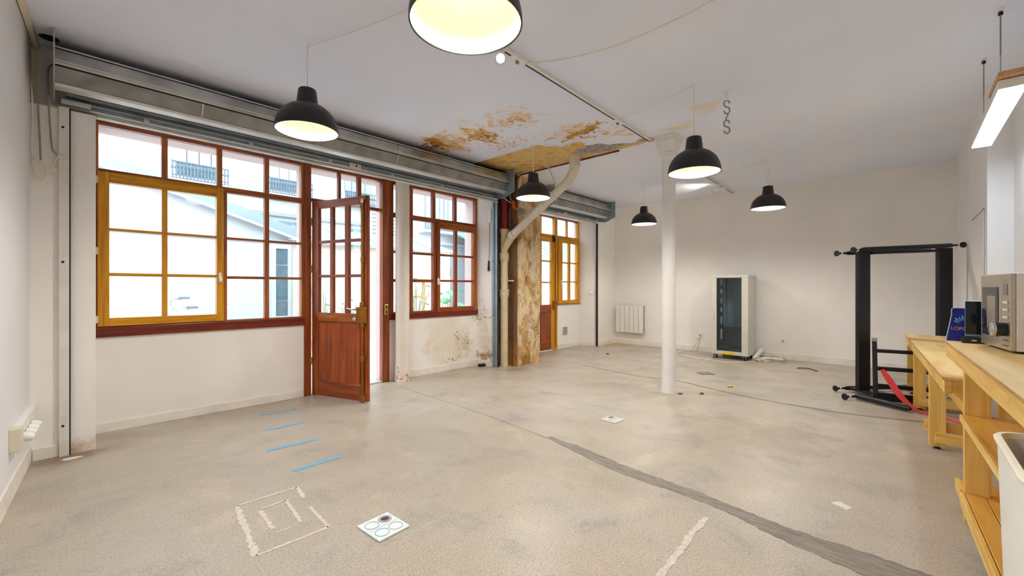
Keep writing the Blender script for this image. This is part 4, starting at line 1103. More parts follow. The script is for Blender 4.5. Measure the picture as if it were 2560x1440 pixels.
solo('dark_twig', G().tube(curve_pts([(8.16, 1.29, 0.008), (8.2, 1.2, 0.012), (8.22, 1.12, 0.008), (8.13, 1.06, 0.01), (8.07, 1.01, 0.008)], 5), 0.008, 6), LF2, 'dark twig on the floor below the end wall socket', 'twig')

# ================================================================== END WALL
# radiator
rd = thing('radiator', 'white six-element wall radiator in the far corner', 'radiator', (9.0, 4.64, 0.28))
obj('back_body', G().box(8.965, 9.015, 4.31, 4.965, 0.29, 0.895), plain('radiator_back', (150, 144, 136), 0.6), rd, bevel=0.006)
for k in range(6):
    y1 = 4.975 - k * 0.1125
    obj('element', G().box(8.925, 8.968, y1 - 0.102, y1, 0.28, 0.905), WHITE, rd, bevel=0.006)
obj('control', G().box(8.94, 8.99, 4.288, 4.306, 0.30, 0.38), plain('grey_control', (170, 166, 160), 0.5), rd, bevel=0.004)
obj('wall_bracket', G().box(9.012, 9.03, 4.45, 4.50, 0.4, 0.8).box(9.012, 9.03, 4.78, 4.83, 0.4, 0.8), WHITE, rd)

# server cabinet
CX0, CX1, CY0, CY1, CZ0, CZ1 = 8.33, 8.90, 2.045, 2.655, 0.085, 1.535
cb = thing('server_cabinet', 'beige server cabinet with a smoked glass door on casters', 'cabinet', ((CX0 + CX1) / 2, (CY0 + CY1) / 2, 0))
obj('side_panel', G().box(CX0 + 0.03, CX1, CY0, CY0 + 0.012, CZ0 + 0.06, CZ1 - 0.05), BEIGEM, cb, bevel=0.003)
obj('side_panel', G().box(CX0 + 0.03, CX1, CY1 - 0.012, CY1, CZ0 + 0.06, CZ1 - 0.05), BEIGEM, cb, bevel=0.003)
INN = plain('cabinet_inside', (168, 182, 190), 0.5, 0, 0.06)
obj('back_panel', G().box(CX1 - 0.012, CX1, CY0 + 0.012, CY1 - 0.012, CZ0, CZ1 - 0.05), INN, cb)
obj('top_cap', G().box(CX0, CX1, CY0 - 0.005, CY1 + 0.005, CZ1 - 0.05, CZ1), BEIGEM, cb, bevel=0.006)
obj('base_plinth', G().box(CX0, CX1, CY0 - 0.003, CY1 + 0.003, CZ0, CZ0 + 0.06), BEIGEM, cb, bevel=0.004)
obj('door_post', G().box(CX0 + 0.002, CX0 + 0.03, CY1 - 0.085, CY1, CZ0 + 0.06, CZ1 - 0.05), BEIGEM, cb, bevel=0.003)
obj('door_post', G().box(CX0 + 0.002, CX0 + 0.03, CY0, CY0 + 0.105, CZ0 + 0.06, CZ1 - 0.05), BEIGEM, cb, bevel=0.003)
gd = obj('glass_door', G().box(CX0 + 0.006, CX0 + 0.012, CY0 + 0.105, CY1 - 0.085, CZ0 + 0.062, CZ1 - 0.052), SMOKED, cb)
obj('lock', G().box(CX0 - 0.004, CX0 + 0.004, CY1 - 0.055, CY1 - 0.030, 0.68, 0.83), plain('lock_grey', (200, 200, 206), 0.4, 0.2), gd, bevel=0.003)
DKM = plain('dark_rack_steel', (30, 38, 48), 0.5, 0.2)
rl = obj('rack_rail', G().box(CX0 + 0.10, CX0 + 0.104, CY1 - 0.17, CY1 - 0.02, CZ0 + 0.06, CZ1 - 0.055), DKM, cb)
obj('rack_rail', G().box(CX0 + 0.10, CX0 + 0.104, CY0 + 0.02, CY0 + 0.10, CZ0 + 0.06, CZ1 - 0.055), DKM, cb)
for a, b in ((1.36, 1.47), (1.20, 1.28), (1.02, 1.11), (0.86, 0.94), (0.63, 0.77), (0.35, 0.54)):
    obj('rail_slot', G().box(CX0 + 0.096, CX0 + 0.1, CY1 - 0.150, CY1 - 0.128, a, b), plain('slot_light', (214, 212, 208), 0.5), rl)
obj('shelf', G().box(CX0 + 0.10, CX1 - 0.03, CY0 + 0.014, CY1 - 0.014, 0.52, 0.555), DKM, cb)
obj('tray', G().box(CX0 + 0.08, CX1 - 0.03, CY0 + 0.014, CY1 - 0.014, CZ0 + 0.06, CZ0 + 0.10), DKM, cb)
obj('sticker', G().box(CX0 - 0.002, CX0, 2.26, 2.48, CZ0 + 0.008, CZ0 + 0.05), YELLOW, cb)
for sx in (CX0 + 0.06, CX1 - 0.06):
    for sy in (CY0 + 0.07, CY1 - 0.07):
        w = obj('caster', G().tube([(sx, sy - 0.014, 0.034), (sx, sy + 0.014, 0.034)], 0.034, 18), BLKPL, cb, smooth=40)
        obj('fork', G().box(sx - 0.02, sx + 0.02, sy - 0.022, sy - 0.016, 0.03, 0.085).box(sx - 0.02, sx + 0.02, sy + 0.016, sy + 0.022, 0.03, 0.085).box(sx - 0.03, sx + 0.03, sy - 0.03, sy + 0.03, 0.078, 0.086), CHROME, w)
obj('levelling_foot', G().tube([(CX0 + 0.03, CY1 - 0.03, 0.0), (CX0 + 0.03, CY1 - 0.03, 0.085)], 0.008, 8).lathe([(0, 0.0), (0.02, 0.0), (0.02, 0.012), (0, 0.012)], (CX0 + 0.03, CY1 - 0.03, 0), 12), BLKPL, cb)
# sockets on the end wall
def wall_socket(y, z, label, plug=False):
    t = thing('wall_socket', label, 'socket', (9.03, y, z))
    obj('plate', G().box(9.018, 9.03, y - 0.042, y + 0.042, z - 0.042, z + 0.042), WHITEP, t, bevel=0.004)
    obj('well', G().lathe([(0, 0), (0.020, 0), (0.024, 0.004)], (9.0175, y, z), 16, (-1, 0, 0)), plain('socket_grey', (190, 188, 184), 0.5), t)
    return t
wall_socket(1.644, 0.331, 'white wall socket to the side of the server cabinet, unused')
wall_socket(3.10, 0.331, 'white wall socket with a plug between radiator and server cabinet')
cab = thing('power_cable', 'cream power cable running from the wall plug across the floor', 'cable', (8.4, 2.6, 0))
obj('plug', G().lathe([(0, 0), (0.022, 0), (0.026, 0.03), (0.016, 0.055), (0, 0.058)], (9.014, 3.13, 0.30), 14, (-1, 0, -0.4)), WHITEP, cab, smooth=40)
obj('cord', G().tube(curve_pts([(8.965, 3.13, 0.275), (8.95, 3.16, 0.15), (8.96, 3.25, 0.03), (8.86, 3.32, 0.008), (8.5, 3.345, 0.008), (8.2, 3.20, 0.008), (8.02, 2.8, 0.008), (7.96, 2.5, 0.008), (7.98, 2.28, 0.008), (8.15, 2.05, 0.008), (8.4, 1.955, 0.008)], 8), 0.008, 8), CREAMC, cab, smooth=60)
obj('loop', G().tube(curve_pts([(7.97, 2.56, 0.022), (7.80, 2.60, 0.008), (7.80, 2.72, 0.008), (7.94, 2.70, 0.022), (8.0, 2.6, 0.022)], 8), 0.006, 8), CREAMC, cab, smooth=60)
cl = thing('cable_coil', 'tangled coil of cream cable on the floor beside the server cabinet', 'cable', (8.75, 1.75, 0))
for k in range(3):
    pts = []
    ph = random.uniform(0, 6)
    cxk, cyk, rx, ry = [(8.58, 1.87, 0.15, 0.11), (8.80, 1.70, 0.13, 0.14), (8.70, 1.80, 0.20, 0.22)][k]
    for i in range(46):
        a = ph + i * 0.42
        r = 1 + 0.22 * math.sin(i * 1.7 + k)
        pts.append((cxk + rx * r * math.cos(a), cyk + ry * r * math.sin(a), 0.012 + 0.03 * (0.5 + 0.5 * math.sin(i * 0.9 + k)) + 0.015 * k))
    obj('cable_strand', G().tube(curve_pts(pts, 3), 0.0075, 6), CREAMC, cl, smooth=60)
solo('duct_offcut', G().bar((8.55, 2.0, 0.03), (8.955, 1.965, 0.15), 0.06, 0.05), WHITEP, 'white duct offcut leaning between cabinet side and end wall', 'duct', bevel=0.004)

# ================================================================== DESK FRAMES
fr_ = thing('upended_desk', 'black steel desk frame stood on its side before the end wall', 'desk', (7.17, 0.0, 0))
e = Vector((0.742, -0.670, 0)); nn = Vector((-0.670, -0.742, 0)); O = Vector((6.742, 0.388, 0))
def FP(s, n, z): return O + e * s + nn * n + Vector((0, 0, z))
def post(s, z0, z1, w):
    g = G(); g.bar(FP(s, 0, z0), FP(s, 0, z1), w, 0.055, tuple(nn)); return g
obj('upright', post(0.0, 0.05, 1.755, 0.155), BLKST, fr_, bevel=0.008)
obj('upright', post(1.10, 0.05, 1.80, 0.185), BLKST, fr_, bevel=0.008)
def rail(s0, s1, n, z0, z1, p0, p1, r=0.028):
    a, b = FP(s0, n, z0), FP(s1, n, z1); d = (b - a).normalized()
    o = obj('foot_tube', G().tube([a - d * 0.03, a, b, b + d * 0.03], [r * 0.6, r, r, r * 0.6], 16), BLKST, fr_, smooth=45)
    for q, sg, ln in ((a, -1, p0), (b, 1, p1)):
        if ln <= 0: continue
        obj('stem', G().tube([q, q + d * sg * ln], 0.013, 10), BLKST, o)
        obj('sleeve', G().tube([q + d * sg * ln * 0.50, q + d * sg * ln * 0.62], 0.0138, 10), WHITEP, o)
        obj('levelling_pad', G().tube([q + d * sg * (ln - 0.03), q + d * sg * (ln - 0.012), q + d * sg * ln], [0.014, 0.036, 0.036], 16), BLKPL, o)
rail(-0.06, 1.10, 0.07, 1.765, 1.825, 0.14, 0.18)
rail(-0.10, 1.02, -0.10, 1.735, 1.775, 0.16, 0.14, 0.024)
rail(-0.10, 1.10, -0.12, 0.045, 0.045, 0.16, 0.0, 0.026)
obj('beam', G().bar(FP(0.08, 0.03, 1.725), FP(1.02, 0.03, 1.765), 0.05, 0.03), BLKST, fr_, bevel=0.004)
obj('foot_plate', G().prism([tuple(FP(-0.10, -0.14, 0).xy), tuple(FP(0.10, -0.14, 0).xy), tuple(FP(0.16, 0.34, 0).xy), tuple(FP(0.02, 0.34, 0).xy)], 0.028, 0.06), BLKST, fr_, bevel=0.006)
a = Vector((6.34, 0.41, 0.042)); b = Vector((6.07, -0.01, 0.042)); d = (b - a).normalized()
ft = obj('foot_tube', G().tube([a - d * 0.03, a, b, b + d * 0.03], [0.018, 0.03, 0.03, 0.018], 16), BLKST, fr_, smooth=45)
a2 = a; d2_ = Vector((-0.68, 0.733, 0.0)); d2_ = -e
obj('stem', G().tube([a2, a2 + d2_ * 0.17], 0.013, 10), BLKST, ft)
obj('sleeve', G().tube([a2 + d2_ * 0.09, a2 + d2_ * 0.11], 0.0138, 10), WHITEP, ft)
obj('levelling_pad', G().tube([a2 + d2_ * 0.14, a2 + d2_ * 0.158, a2 + d2_ * 0.17], [0.014, 0.038, 0.038], 16), BLKPL, ft)

td = thing('metal_trestle', 'small black ladder-like leg frame leaning behind the far workbench', 'trestle', (6.45, 0.2, 0))
q0 = Vector((6.41, 0.255, 0.0)); e2 = Vector((0.20, -0.98, 0)).normalized()
def TP(s, z): return q0 + e2 * s + Vector((0.10 * z, 0.02 * z, z))
obj('side_bar', G().bar(TP(0, 0.0), TP(0, 0.68), 0.045, 0.03, (1, 0, 0)), BLKST, td, bevel=0.004)
obj('side_bar', G().bar(TP(0.50, 0.0), TP(0.50, 0.595), 0.045, 0.03, (1, 0, 0)), BLKST, td, bevel=0.004)
obj('top_cap', G().bar(TP(0, 0.68), TP(0, 0.72), 0.05, 0.034, (1, 0, 0)), GREYC, td)
for z, hh in ((0.575, 0.04), (0.375, 0.045), (0.18, 0.045), (0.06, 0.09)):
    obj('rung', G().bar(TP(0.02, z), TP(0.48, z), 0.035, hh), BLKST, td, bevel=0.006)

# red strap
rs = G()
pts = curve_pts([(6.40, 0.20, 0.37), (6.33, 0.14, 0.28), (6.22, 0.05, 0.14), (6.12, -0.07, 0.03), (6.06, -0.18, 0.012), (5.98, -0.30, 0.012), (5.90, -0.40, 0.012)], 5)
ws = [0.028 + 0.034 * math.sin(min(1, (i + 2) / 18) * math.pi) for i in range(len(pts))]
for i, p in enumerate(pts):
    a = pts[max(0, i - 1)]; b = pts[min(len(pts) - 1, i + 1)]
    d = (b - a).normalized(); sd = d.cross(Vector((-0.8, 0.1, 0.6))).normalized()
    rs.v += [tuple(p - sd * ws[i] / 2), tuple(p + sd * ws[i] / 2)]
for i in range(len(pts) - 1):
    rs.f.append([2 * i, 2 * i + 1, 2 * i + 3, 2 * i + 2]); rs.mi.append(0)
o = solo('red_strap', rs, REDPL, 'red plastic strap trailing from the black leg frame to the floor', 'strap')
sm = o.modifiers.new('solid', 'SOLIDIFY'); sm.thickness = 0.006

# ================================================================== WORKBENCHES
def bench(label, o, q, ztop, depth, legs, rail_z, tops, overh):
    o = Vector((*o, 0)); q = Vector((*q, 0)); L = (q - o).length
    ang = math.atan2(q.y - o.y, q.x - o.x)
    t = thing('workbench', label, 'workbench', o, ang)
    def b(name, x0, x1, y0, y1, z0, z1, m, parent=t, bevel=0.003):
        return obj(name, G().box(x0, x1, y0, y1, z0, z1), m, parent, local=True, bevel=bevel)
    for (a, c) in tops:
        tb = b('top_board', a + 0.001, c - 0.001, -depth, 0.0, ztop - 0.018, ztop, PLY, t, 0.0015)
        b('board_edge', a + 0.001, c - 0.001, 0.0, 0.0015, ztop - 0.017, ztop - 0.001, PLYEDGE, tb, 0)
    b('front_apron', 0.015, L - 0.01, -0.045, -0.008, ztop - 0.105, ztop - 0.018, PINE_X)
    b('back_apron', 0.015, L - 0.01, -depth + 0.01, -depth + 0.045, ztop - 0.105, ztop - 0.018, PINE_X)
    b('end_apron', 0.015, 0.05, -depth + 0.045, -0.045, ztop - 0.105, ztop - 0.018, PINE_Y)
    b('end_apron', L - 0.05, L - 0.015, -depth + 0.045, -0.045, ztop - 0.105, ztop - 0.018, PINE_Y)
    for x in legs:
        for y0, y1 in ((-0.11, -0.012), (-depth + 0.02, -depth + 0.115)):
            lg = b('leg', x, x + 0.045, y0, y1, 0.02, ztop - 0.105, PINE_V)
            obj('foot_pad', G().lathe([(0, 0), (0.022, 0), (0.022, 0.012), (0.01, 0.014), (0.01, 0.03), (0, 0.03)], (x + 0.022, (y0 + y1) / 2, 0), 14), BLKPL, lg, local=True)
        b('cross_rail', x - 0.022, x, -depth + 0.02, -0.045, rail_z, rail_z + 0.085, PINE_Y)
    return t, b, L
tA, bA, LA = bench('lower pine workbench standing farther along the side wall', (3.94, -0.176), (7.29, 0.011), 0.72, 0.50, (0.90, 2.32, 3.2), 0.05, ((0, 2.0), (2.0, 3.355)), 0)
bA('stretcher', 0.95, 3.2, -0.30, -0.26, 0.22, 0.31, PINE_X)
bA('cross_rail', 2.365, 2.39, -0.47, -0.02, 0.40, 0.47, PINE_Y)
bA('cross_rail', 0.945, 0.97, -0.47, 0.012, 0.13, 0.215, PINE_Y)
tB, bB, LB = bench('higher pine workbench with two shelves, carrying the microwave', (1.15, -0.313), (4.10, -0.190), 0.95, 0.50, (0.25, 2.22), 0.10, ((0, 1.52), (1.52, 2.952)), 0)
ms = bB('middle_shelf', 1.05, 2.26, -0.46, -0.118, 0.593, 0.611, SHELF)
bB('shelf_edge', 1.05, 2.22, -0.118, -0.004, 0.593, 0.611, SHELF)
bB('shelf_lip', 1.05, 2.22, -0.004, 0.006, 0.575, 0.611, PINE_X)
for k in range(6):
    bB('shelf_plank', 1.05, 2.44, -0.48 + k * 0.078, -0.405 + k * 0.078, 0.165, 0.186, SHELF)
bB('shelf_lip', 1.05, 2.22, -0.012, 0.006, 0.12, 0.186, PINE_X)
bB('shelf_lip', 2.265, 2.46, -0.02, 0.0, 0.12, 0.186, PINE_X)

# microwave on the higher bench, its front towards the room
mwA = math.atan2(0.0705, 0.44)
mw = thing('microwave', 'brushed steel microwave oven on the higher workbench', 'microwave', (3.46, -0.423, 0.95), mwA)
MWW, MWD, MWH = 0.425, 0.30, 0.43
def mb(name, x0, x1, y0, y1, z0, z1, m, parent=mw, bevel=0.004):
    return obj(name, G().box(x0, x1, y0, y1, z0, z1), m, parent, local=True, bevel=bevel)
mb('body', 0, MWW, -MWD, -0.004, 0.012, MWH, plain('white_steel', (226, 224, 220), 0.35, 0.2), mw, 0.006)
dr = mb('oven_door', 0.115, MWW, -0.004, 0.018, 0.014, MWH - 0.002, BRUSHED)
mb('door_glass', 0.155, MWW - 0.03, 0.018, 0.0205, 0.075, MWH - 0.075, MWGLASS, dr, 0.001)
mb('window_reflection', 0.19, MWW - 0.11, 0.0205, 0.0212, 0.115, MWH - 0.125, plain('reflection_tone', (150, 138, 120), 0.2, 0.3), dr, 0)  # beige reflection on the door glass, painted as a flat patch
cp = mb('control_panel', 0.0, 0.112, -0.004, 0.018, 0.014, MWH - 0.002, BRUSHED)
mb('display', 0.03, 0.09, 0.018, 0.020, MWH - 0.12, MWH - 0.06, plain('display_grey', (128, 120, 116), 0.2), cp, 0.001)
for z in (0.265, 0.225, 0.185):
    mb('button', 0.02, 0.085, 0.018, 0.0225, z, z + 0.013, plain('button_cream', (230, 220, 204), 0.4), cp, 0.002)
kn = obj('knob', G().lathe([(0, 0), (0.036, 0), (0.036, 0.045), (0.0, 0.045)], (0.052, 0.018, 0.125), 28, (0, 1, 0)), BLKPL, cp, local=True, smooth=40)
obj('knob_cap', G().lathe([(0.037, 0.043), (0.037, 0.055), (0.030, 0.060), (0.0, 0.060)], (0.052, 0.018, 0.125), 28, (0, 1, 0)), CHROME, kn, local=True, smooth=40)
mb('vent_slot', 0.02, 0.09, 0.018, 0.0195, 0.065, 0.069, DARKG, cp, 0); mb('vent_slot', 0.02, 0.09, 0.018, 0.0195, 0.035, 0.039, DARKG, cp, 0)
for x in (0.03, MWW - 0.03):
    for y in (-0.03, -MWD + 0.03):
        obj('foot', G().lathe([(0, 0), (0.014, 0), (0.014, 0.013), (0, 0.013)], (x, y, 0), 10), BLKPL, mw, local=True)

# blue card and laptop at the end of the bench
bk = thing('blue_card', 'dark blue printed card propped at the end of the higher workbench', 'card', (4.06, -0.27, 0.95))
def lean(p): return (4.055 + 0.10 * (p[1] - 0.95), p[0], p[1])
outline = [(-0.196, 0.951), (-0.350, 0.951), (-0.350, 1.168), (-0.232, 1.168), (-0.224, 1.160), (-0.223, 1.118)]
g = G(); n = len(outline)
g._add([lean(p) for p in outline] + [(lean(p)[0] + 0.008, *p) for p in outline], [tuple(range(n)), tuple(range(2 * n - 1, n - 1, -1))] + [(i, (i + 1) % n, n + (i + 1) % n, n + i) for i in range(n)])
obj('board', g, [BLUECOV], bk)
g = G()
for a, b in zip(outline, outline[1:] + outline[:1]):
    if a[1] < 0.96 and b[1] < 0.96: continue
    g.tube([lean(a), lean(b)], 0.0035, 6)
obj('edging', g, plain('card_edge', (150, 196, 222), 0.4), bk)
for k in range(9):
    a = R_(170 - k * 18); c = (-0.282 , 1.058)
    r0, r1 = 0.026, 0.056 + 0.008 * (k % 2)
    p = (c[0] - r0 * math.cos(math.pi - a) , c[1] + r0 * math.sin(a)); q = (c[0] - r1 * math.cos(math.pi - a), c[1] + r1 * math.sin(a))
    A, B = Vector(lean(p)), Vector(lean(q)); off = Vector((-0.002, 0, 0))
    obj('petal', G().tube([A + off, A.lerp(B, 0.5) + off, B + off], [0.002, 0.0056, 0.0015], 6), PALEBL, bk)
fc = bpy.data.curves.new('lettering', 'FONT'); fc.body = 'LOFOP'; fc.size = 0.029; fc.extrude = 0.0006; fc.align_x = 'LEFT'
ft_ = bpy.data.objects.new('lettering_source', fc); COL.objects.link(ft_); bpy.context.view_layer.update()
fm = bpy.data.meshes.new_from_object(ft_.evaluated_get(bpy.context.evaluated_depsgraph_get()))
bpy.data.objects.remove(ft_); fm.materials.clear(); fm.materials.append(GOLDPR)
fo = bpy.data.objects.new('lettering', fm); link(fo, bk)
th_ = math.atan(0.10)
fo.matrix_local = Matrix.Translation(Vector(lean((-0.218, 1.025))) - Vector((4.06, -0.27, 0.95)) + Vector((-0.003, 0, 0))) @ Matrix(((0, math.sin(th_), -1, 0), (-1, 0, 0, 0), (0, 1, 0, 0), (0, 0, 0, 1)))
lp = thing('laptop', 'dark laptop partly hidden behind the microwave', 'laptop', (3.98, -0.4, 0.95))
obj('base', G().box(3.932, 4.03, -0.60, -0.262, 0.951, 0.985), BLKPL, lp, bevel=0.004)
sc_ = obj('screen_frame', G().box(4.012, 4.024, -0.60, -0.280, 0.987, 1.217), plain('silver_blue', (150, 186, 200), 0.35, 0.3), lp, bevel=0.003)
obj('screen', G().box(4.006, 4.0118, -0.352, -0.281, 1.003, 1.213), SCREEN, sc_)
obj('badge', G().box(3.930, 3.9322, -0.325, -0.302, 0.966, 0.972), WHITEP, lp)

# white bin and black bag
def rrect(x0, x1, y0, y1, r, n=6):
    pts = []
    for cx, cy_, a0 in ((x1 - r, y1 - r, 0), (x0 + r, y1 - r, 90), (x0 + r, y0 + r, 180), (x1 - r, y0 + r, 270)):
        for k in range(n + 1):
            a = R_(a0 + 90 * k / n); pts.append((cx + r * math.cos(a), cy_ + r * math.sin(a)))
    return pts
bn = thing('waste_bin', 'tall white plastic bin standing under the higher workbench', 'bin', (1.88, -0.42, 0))
def shell(levels, caps=True):
    g = G(); rings = []
    for (x0, x1, y0, y1, r, z) in levels:
        ring = rrect(x0, x1, y0, y1, r); rings.append(len(g.v)); g.v += [(x, y, z) for x, y in ring]; k = len(ring)
    for i in range(len(levels) - 1):
        for j in range(k):
            g.f.append([rings[i] + j, rings[i] + (j + 1) % k, rings[i + 1] + (j + 1) % k, rings[i + 1] + j]); g.mi.append(0)
    if caps:
        g.f.append([rings[0] + j for j in range(k)][::-1]); g.mi.append(0)
        g.f.append([rings[-1] + j for j in range(k)]); g.mi.append(0)
    return g
obj('tub', shell([(1.64, 2.09, -0.63, -0.235, 0.07, 0.0), (1.58, 2.125, -0.66, -0.214, 0.07, 0.815), (1.592, 2.113, -0.648, -0.226, 0.064, 0.815), (1.66, 2.07, -0.61, -0.255, 0.06, 0.05)]), WHITEP, bn, smooth=50)
obj('rim', shell([(1.574, 2.131, -0.666, -0.208, 0.072, 0.812), (1.572, 2.133, -0.668, -0.206, 0.072, 0.824), (1.578, 2.127, -0.662, -0.212, 0.07, 0.831), (1.588, 2.117, -0.652, -0.222, 0.065, 0.831), (1.592, 2.113, -0.648, -0.226, 0.064, 0.812)], False), plain('cream_rim', (240, 232, 214), 0.4), bn, smooth=50)
g = G().ball((2.66, -0.50, 0.72), 0.13, 26, 18, (1.15, 1.0, 0.86))
for i, v in enumerate(g.v):
    p = Vector(v); d = (p - Vector((2.66, -0.50, 0.72)))
    k = 1 + 0.16 * mnoise.noise(p * 9) + 0.07 * mnoise.noise(p * 25)
    q = Vector((2.66, -0.50, 0.72)) + d * k
    q.z = max(q.z, 0.612)
    g.v[i] = tuple(q)
bg = thing('black_bag', 'black crumpled bag on the middle shelf of the higher workbench', 'bag', (2.66, -0.50, 0.612))
obj('bag_body', g, BLKPL, bg, smooth=70)
obj('bag_strap', G().tube(curve_pts([(2.60, -0.40, 0.80), (2.56, -0.37, 0.75), (2.55, -0.365, 0.67), (2.58, -0.37, 0.625)], 6), 0.010, 8), BLKST, bg, smooth=60)

# ================================================================== COURTYARD
EXT = plain('courtyard_render', (188, 192, 196), 0.8, 0, 0.05, 1.5)
EXTC = plain('courtyard_cream', (198, 184, 168), 0.8, 0, 0.06, 1.5)
ZINC = plain('zinc_roof', (142, 160, 170), 0.5, 0.3, 0.1, 2)
SHUTP = plain('pale_shutter', (184, 194, 198), 0.6, 0, 0.04)
SHUTG = plain('grey_green_shutter', (136, 158, 160), 0.6, 0, 0.06)
IRON = plain('balcony_iron', (92, 104, 114), 0.5, 0.2, 0.2, 30)
EXTGL = plain('outside_window_glass', (92, 116, 124), 0.1, 0, 0.25, 6)
structure('courtyard_ground', G().box(-6, 20, 5.6, 18, -0.14, -0.02), plain('courtyard_paving', (214, 216, 218), 0.7, 0, 0.08, 1.2), 'pale paved courtyard seen through the open door', 'ground')
# outbuilding with a mono-pitch zinc roof
ob = thing('outbuilding', 'low cream outbuilding with a sloping zinc roof across the courtyard', 'building', (0.0, 9.5, -0.02))
rf = lambda x: 3.294 - 0.3143 * x
obj('gable_wall', G().along([(-4.5, -0.02), (2.95, -0.02), (2.95, rf(2.95) - 0.16), (-4.5, rf(-4.5) - 0.16)], 'y', 8.2, 11.5), EXT, ob)
obj('roof', G().along([(-4.6, rf(-4.6) - 0.15), (3.05, rf(3.05) - 0.15), (3.05, rf(3.05) + 0.02), (-4.6, rf(-4.6) + 0.02)], 'y', 8.08, 11.7), ZINC, ob)
obj('verge_board', G().along([(-4.6, rf(-4.6) - 0.19), (3.05, rf(3.05) - 0.19), (3.05, rf(3.05) - 0.15), (-4.6, rf(-4.6) - 0.15)], 'y', 8.06, 8.12), SHUTP, ob)
obj('gutter', G().along([(3.03, 2.42), (3.06, 2.32), (3.13, 2.28), (3.20, 2.33), (3.23, 2.44), (3.20, 2.43), (3.17, 2.36), (3.12, 2.32), (3.07, 2.36)], 'y', 8.05, 11.7), ZINC, ob)
obj('downpipe', G().tube([(3.10, 8.12, 2.30), (3.08, 8.12, 2.1), (3.0, 8.12, 1.98), (3.0, 8.12, 0)], 0.04, 12), SHUTP, ob)
obj('string_course', G().box(-4.5, 2.97, 8.17, 8.2, 2.10, 2.15), SHUTP, ob)
gdr = obj('glass_door', G().box(2.60, 2.66, 8.16, 8.2, 0.6, 2.08).box(2.86, 2.92, 8.16, 8.2, 0.6, 2.08).box(2.66, 2.86, 8.16, 8.2, 0.6, 0.80).box(2.66, 2.86, 8.16, 8.2, 2.0, 2.08), SHUTP, ob)
for z0, z1 in ((0.80, 1.06), (1.09, 1.70), (1.73, 2.0)):
    obj('pane', G().box(2.66, 2.86, 8.18, 8.195, z0, z1), EXTGL, gdr)
# far apartment block
fb = thing('apartment_block', 'tall white apartment house beyond the outbuilding, with pale shutters', 'building', (2.0, 13.5, -0.02))
obj('facade', G().box(-6, 8.2, 13.0, 15, -0.02, 11), EXT, fb)
for z in (3.30, 3.86):
    obj('cornice', G().along([(13.0, z), (12.86, z + 0.02), (12.80, z + 0.10), (12.86, z + 0.16), (13.0, z + 0.18)], 'x', -6, 8.2), EXT, fb)
for x0, x1 in ((-0.6, 0.4), (1.95, 2.95), (4.05, 5.05), (6.2, 7.1)):
    wn = obj('window', G().box(x0 + 0.05, x1 - 0.05, 12.97, 13.0, 3.95, 5.9), EXTGL, fb)
    k = 4
    for j in range(k):
        a = x0 + (x1 - x0) * j / k
        sh = obj('shutter_leaf', G().box(a + 0.01, a + (x1 - x0) / k - 0.01, 12.92, 12.965, 4.36, 5.9), SHUTP if x0 < 6 else SHUTG, wn)
    lou = G()
    for j in range(k):
        a = x0 + (x1 - x0) * j / k
        for q in range(4):
            lou.box(a + 0.06, a + (x1 - x0) / k - 0.06, 12.912, 12.921, 5.0 + q * 0.07, 5.02 + q * 0.07)
    obj('shutter_slots', lou, IRON, wn)
    bal = G().box(x0 - 0.08, x1 + 0.08, 12.68, 12.71, 4.30, 4.33).box(x0 - 0.08, x1 + 0.08, 12.68, 12.71, 3.98, 4.0)
    for j in range(17):
        x = x0 - 0.06 + j * (x1 - x0 + 0.12) / 16
        bal.box(x - 0.012, x + 0.012, 12.685, 12.705, 3.9, 4.32)
        bal.lathe([(0.035, -0.004), (0.035, 0.004), (0.02, 0.004), (0.02, -0.004)], (x, 12.695, 4.16), 8, (0, 1, 0))
    obj('balcony_railing', bal, IRON, wn)
    obj('balcony_slab', G().box(x0 - 0.12, x1 + 0.12, 12.66, 13.0, 3.82, 3.90), EXT, wn)
    gl_ = obj('lower_window', G().box(x0 + 0.1, x1 - 0.1, 12.965, 13.0, 2.4, 3.2), EXTGL, fb)
vb = obj('ventilation_box', G().box(6.95, 7.95, 12.75, 13.0, 2.95, 4.0), SHUTP, fb)
for c in range(3):
    for q in range(7):
        obj('slat', G().box(7.04 + c * 0.3, 7.26 + c * 0.3, 12.735, 12.75, 3.08 + q * 0.125, 3.11 + q * 0.125), IRON, vb)
# building on the other side
rb = thing('courtyard_house', 'white house with grey-green shutters seen through the far window', 'building', (12, 12.5, -0.02))
obj('facade', G().box(8.2, 20, 12.0, 15, -0.02, 10), EXT, rb)
for z in (2.78, 3.12):
    obj('cornice', G().along([(12.0, z), (11.90, z + 0.02), (11.86, z + 0.08), (11.9, z + 0.12), (12.0, z + 0.13)], 'x', 8.3, 20), EXT, rb)
wn = obj('window', G().box(8.95, 9.9, 11.96, 12.0, 3.32, 5.3), EXTGL, rb)
for j in range(5):
    obj('curtain_panel', G().box(8.98 + j * 0.185, 9.13 + j * 0.185, 11.94, 11.958, 3.34, 5.25), SHUTP if j % 2 else SHUTG, wn)
obj('shutter_leaf', G().box(8.56, 8.93, 11.93, 11.975, 3.32, 5.3), SHUTG, wn, bevel=0.01); obj('shutter_leaf', G().box(9.92, 10.32, 11.93, 11.975, 3.32, 5.3), SHUTG, wn, bevel=0.01)
bal = G().box(8.4, 10.5, 11.70, 11.72, 3.62, 3.65)
for j in range(24):
    bal.box(8.4 + j * 0.09, 8.412 + j * 0.09, 11.70, 11.72, 3.25, 3.65)
obj('balcony_railing', bal, IRON, wn); obj('balcony_slab', G().box(8.35, 10.55, 11.66, 12.0, 3.17, 3.26), EXT, wn)
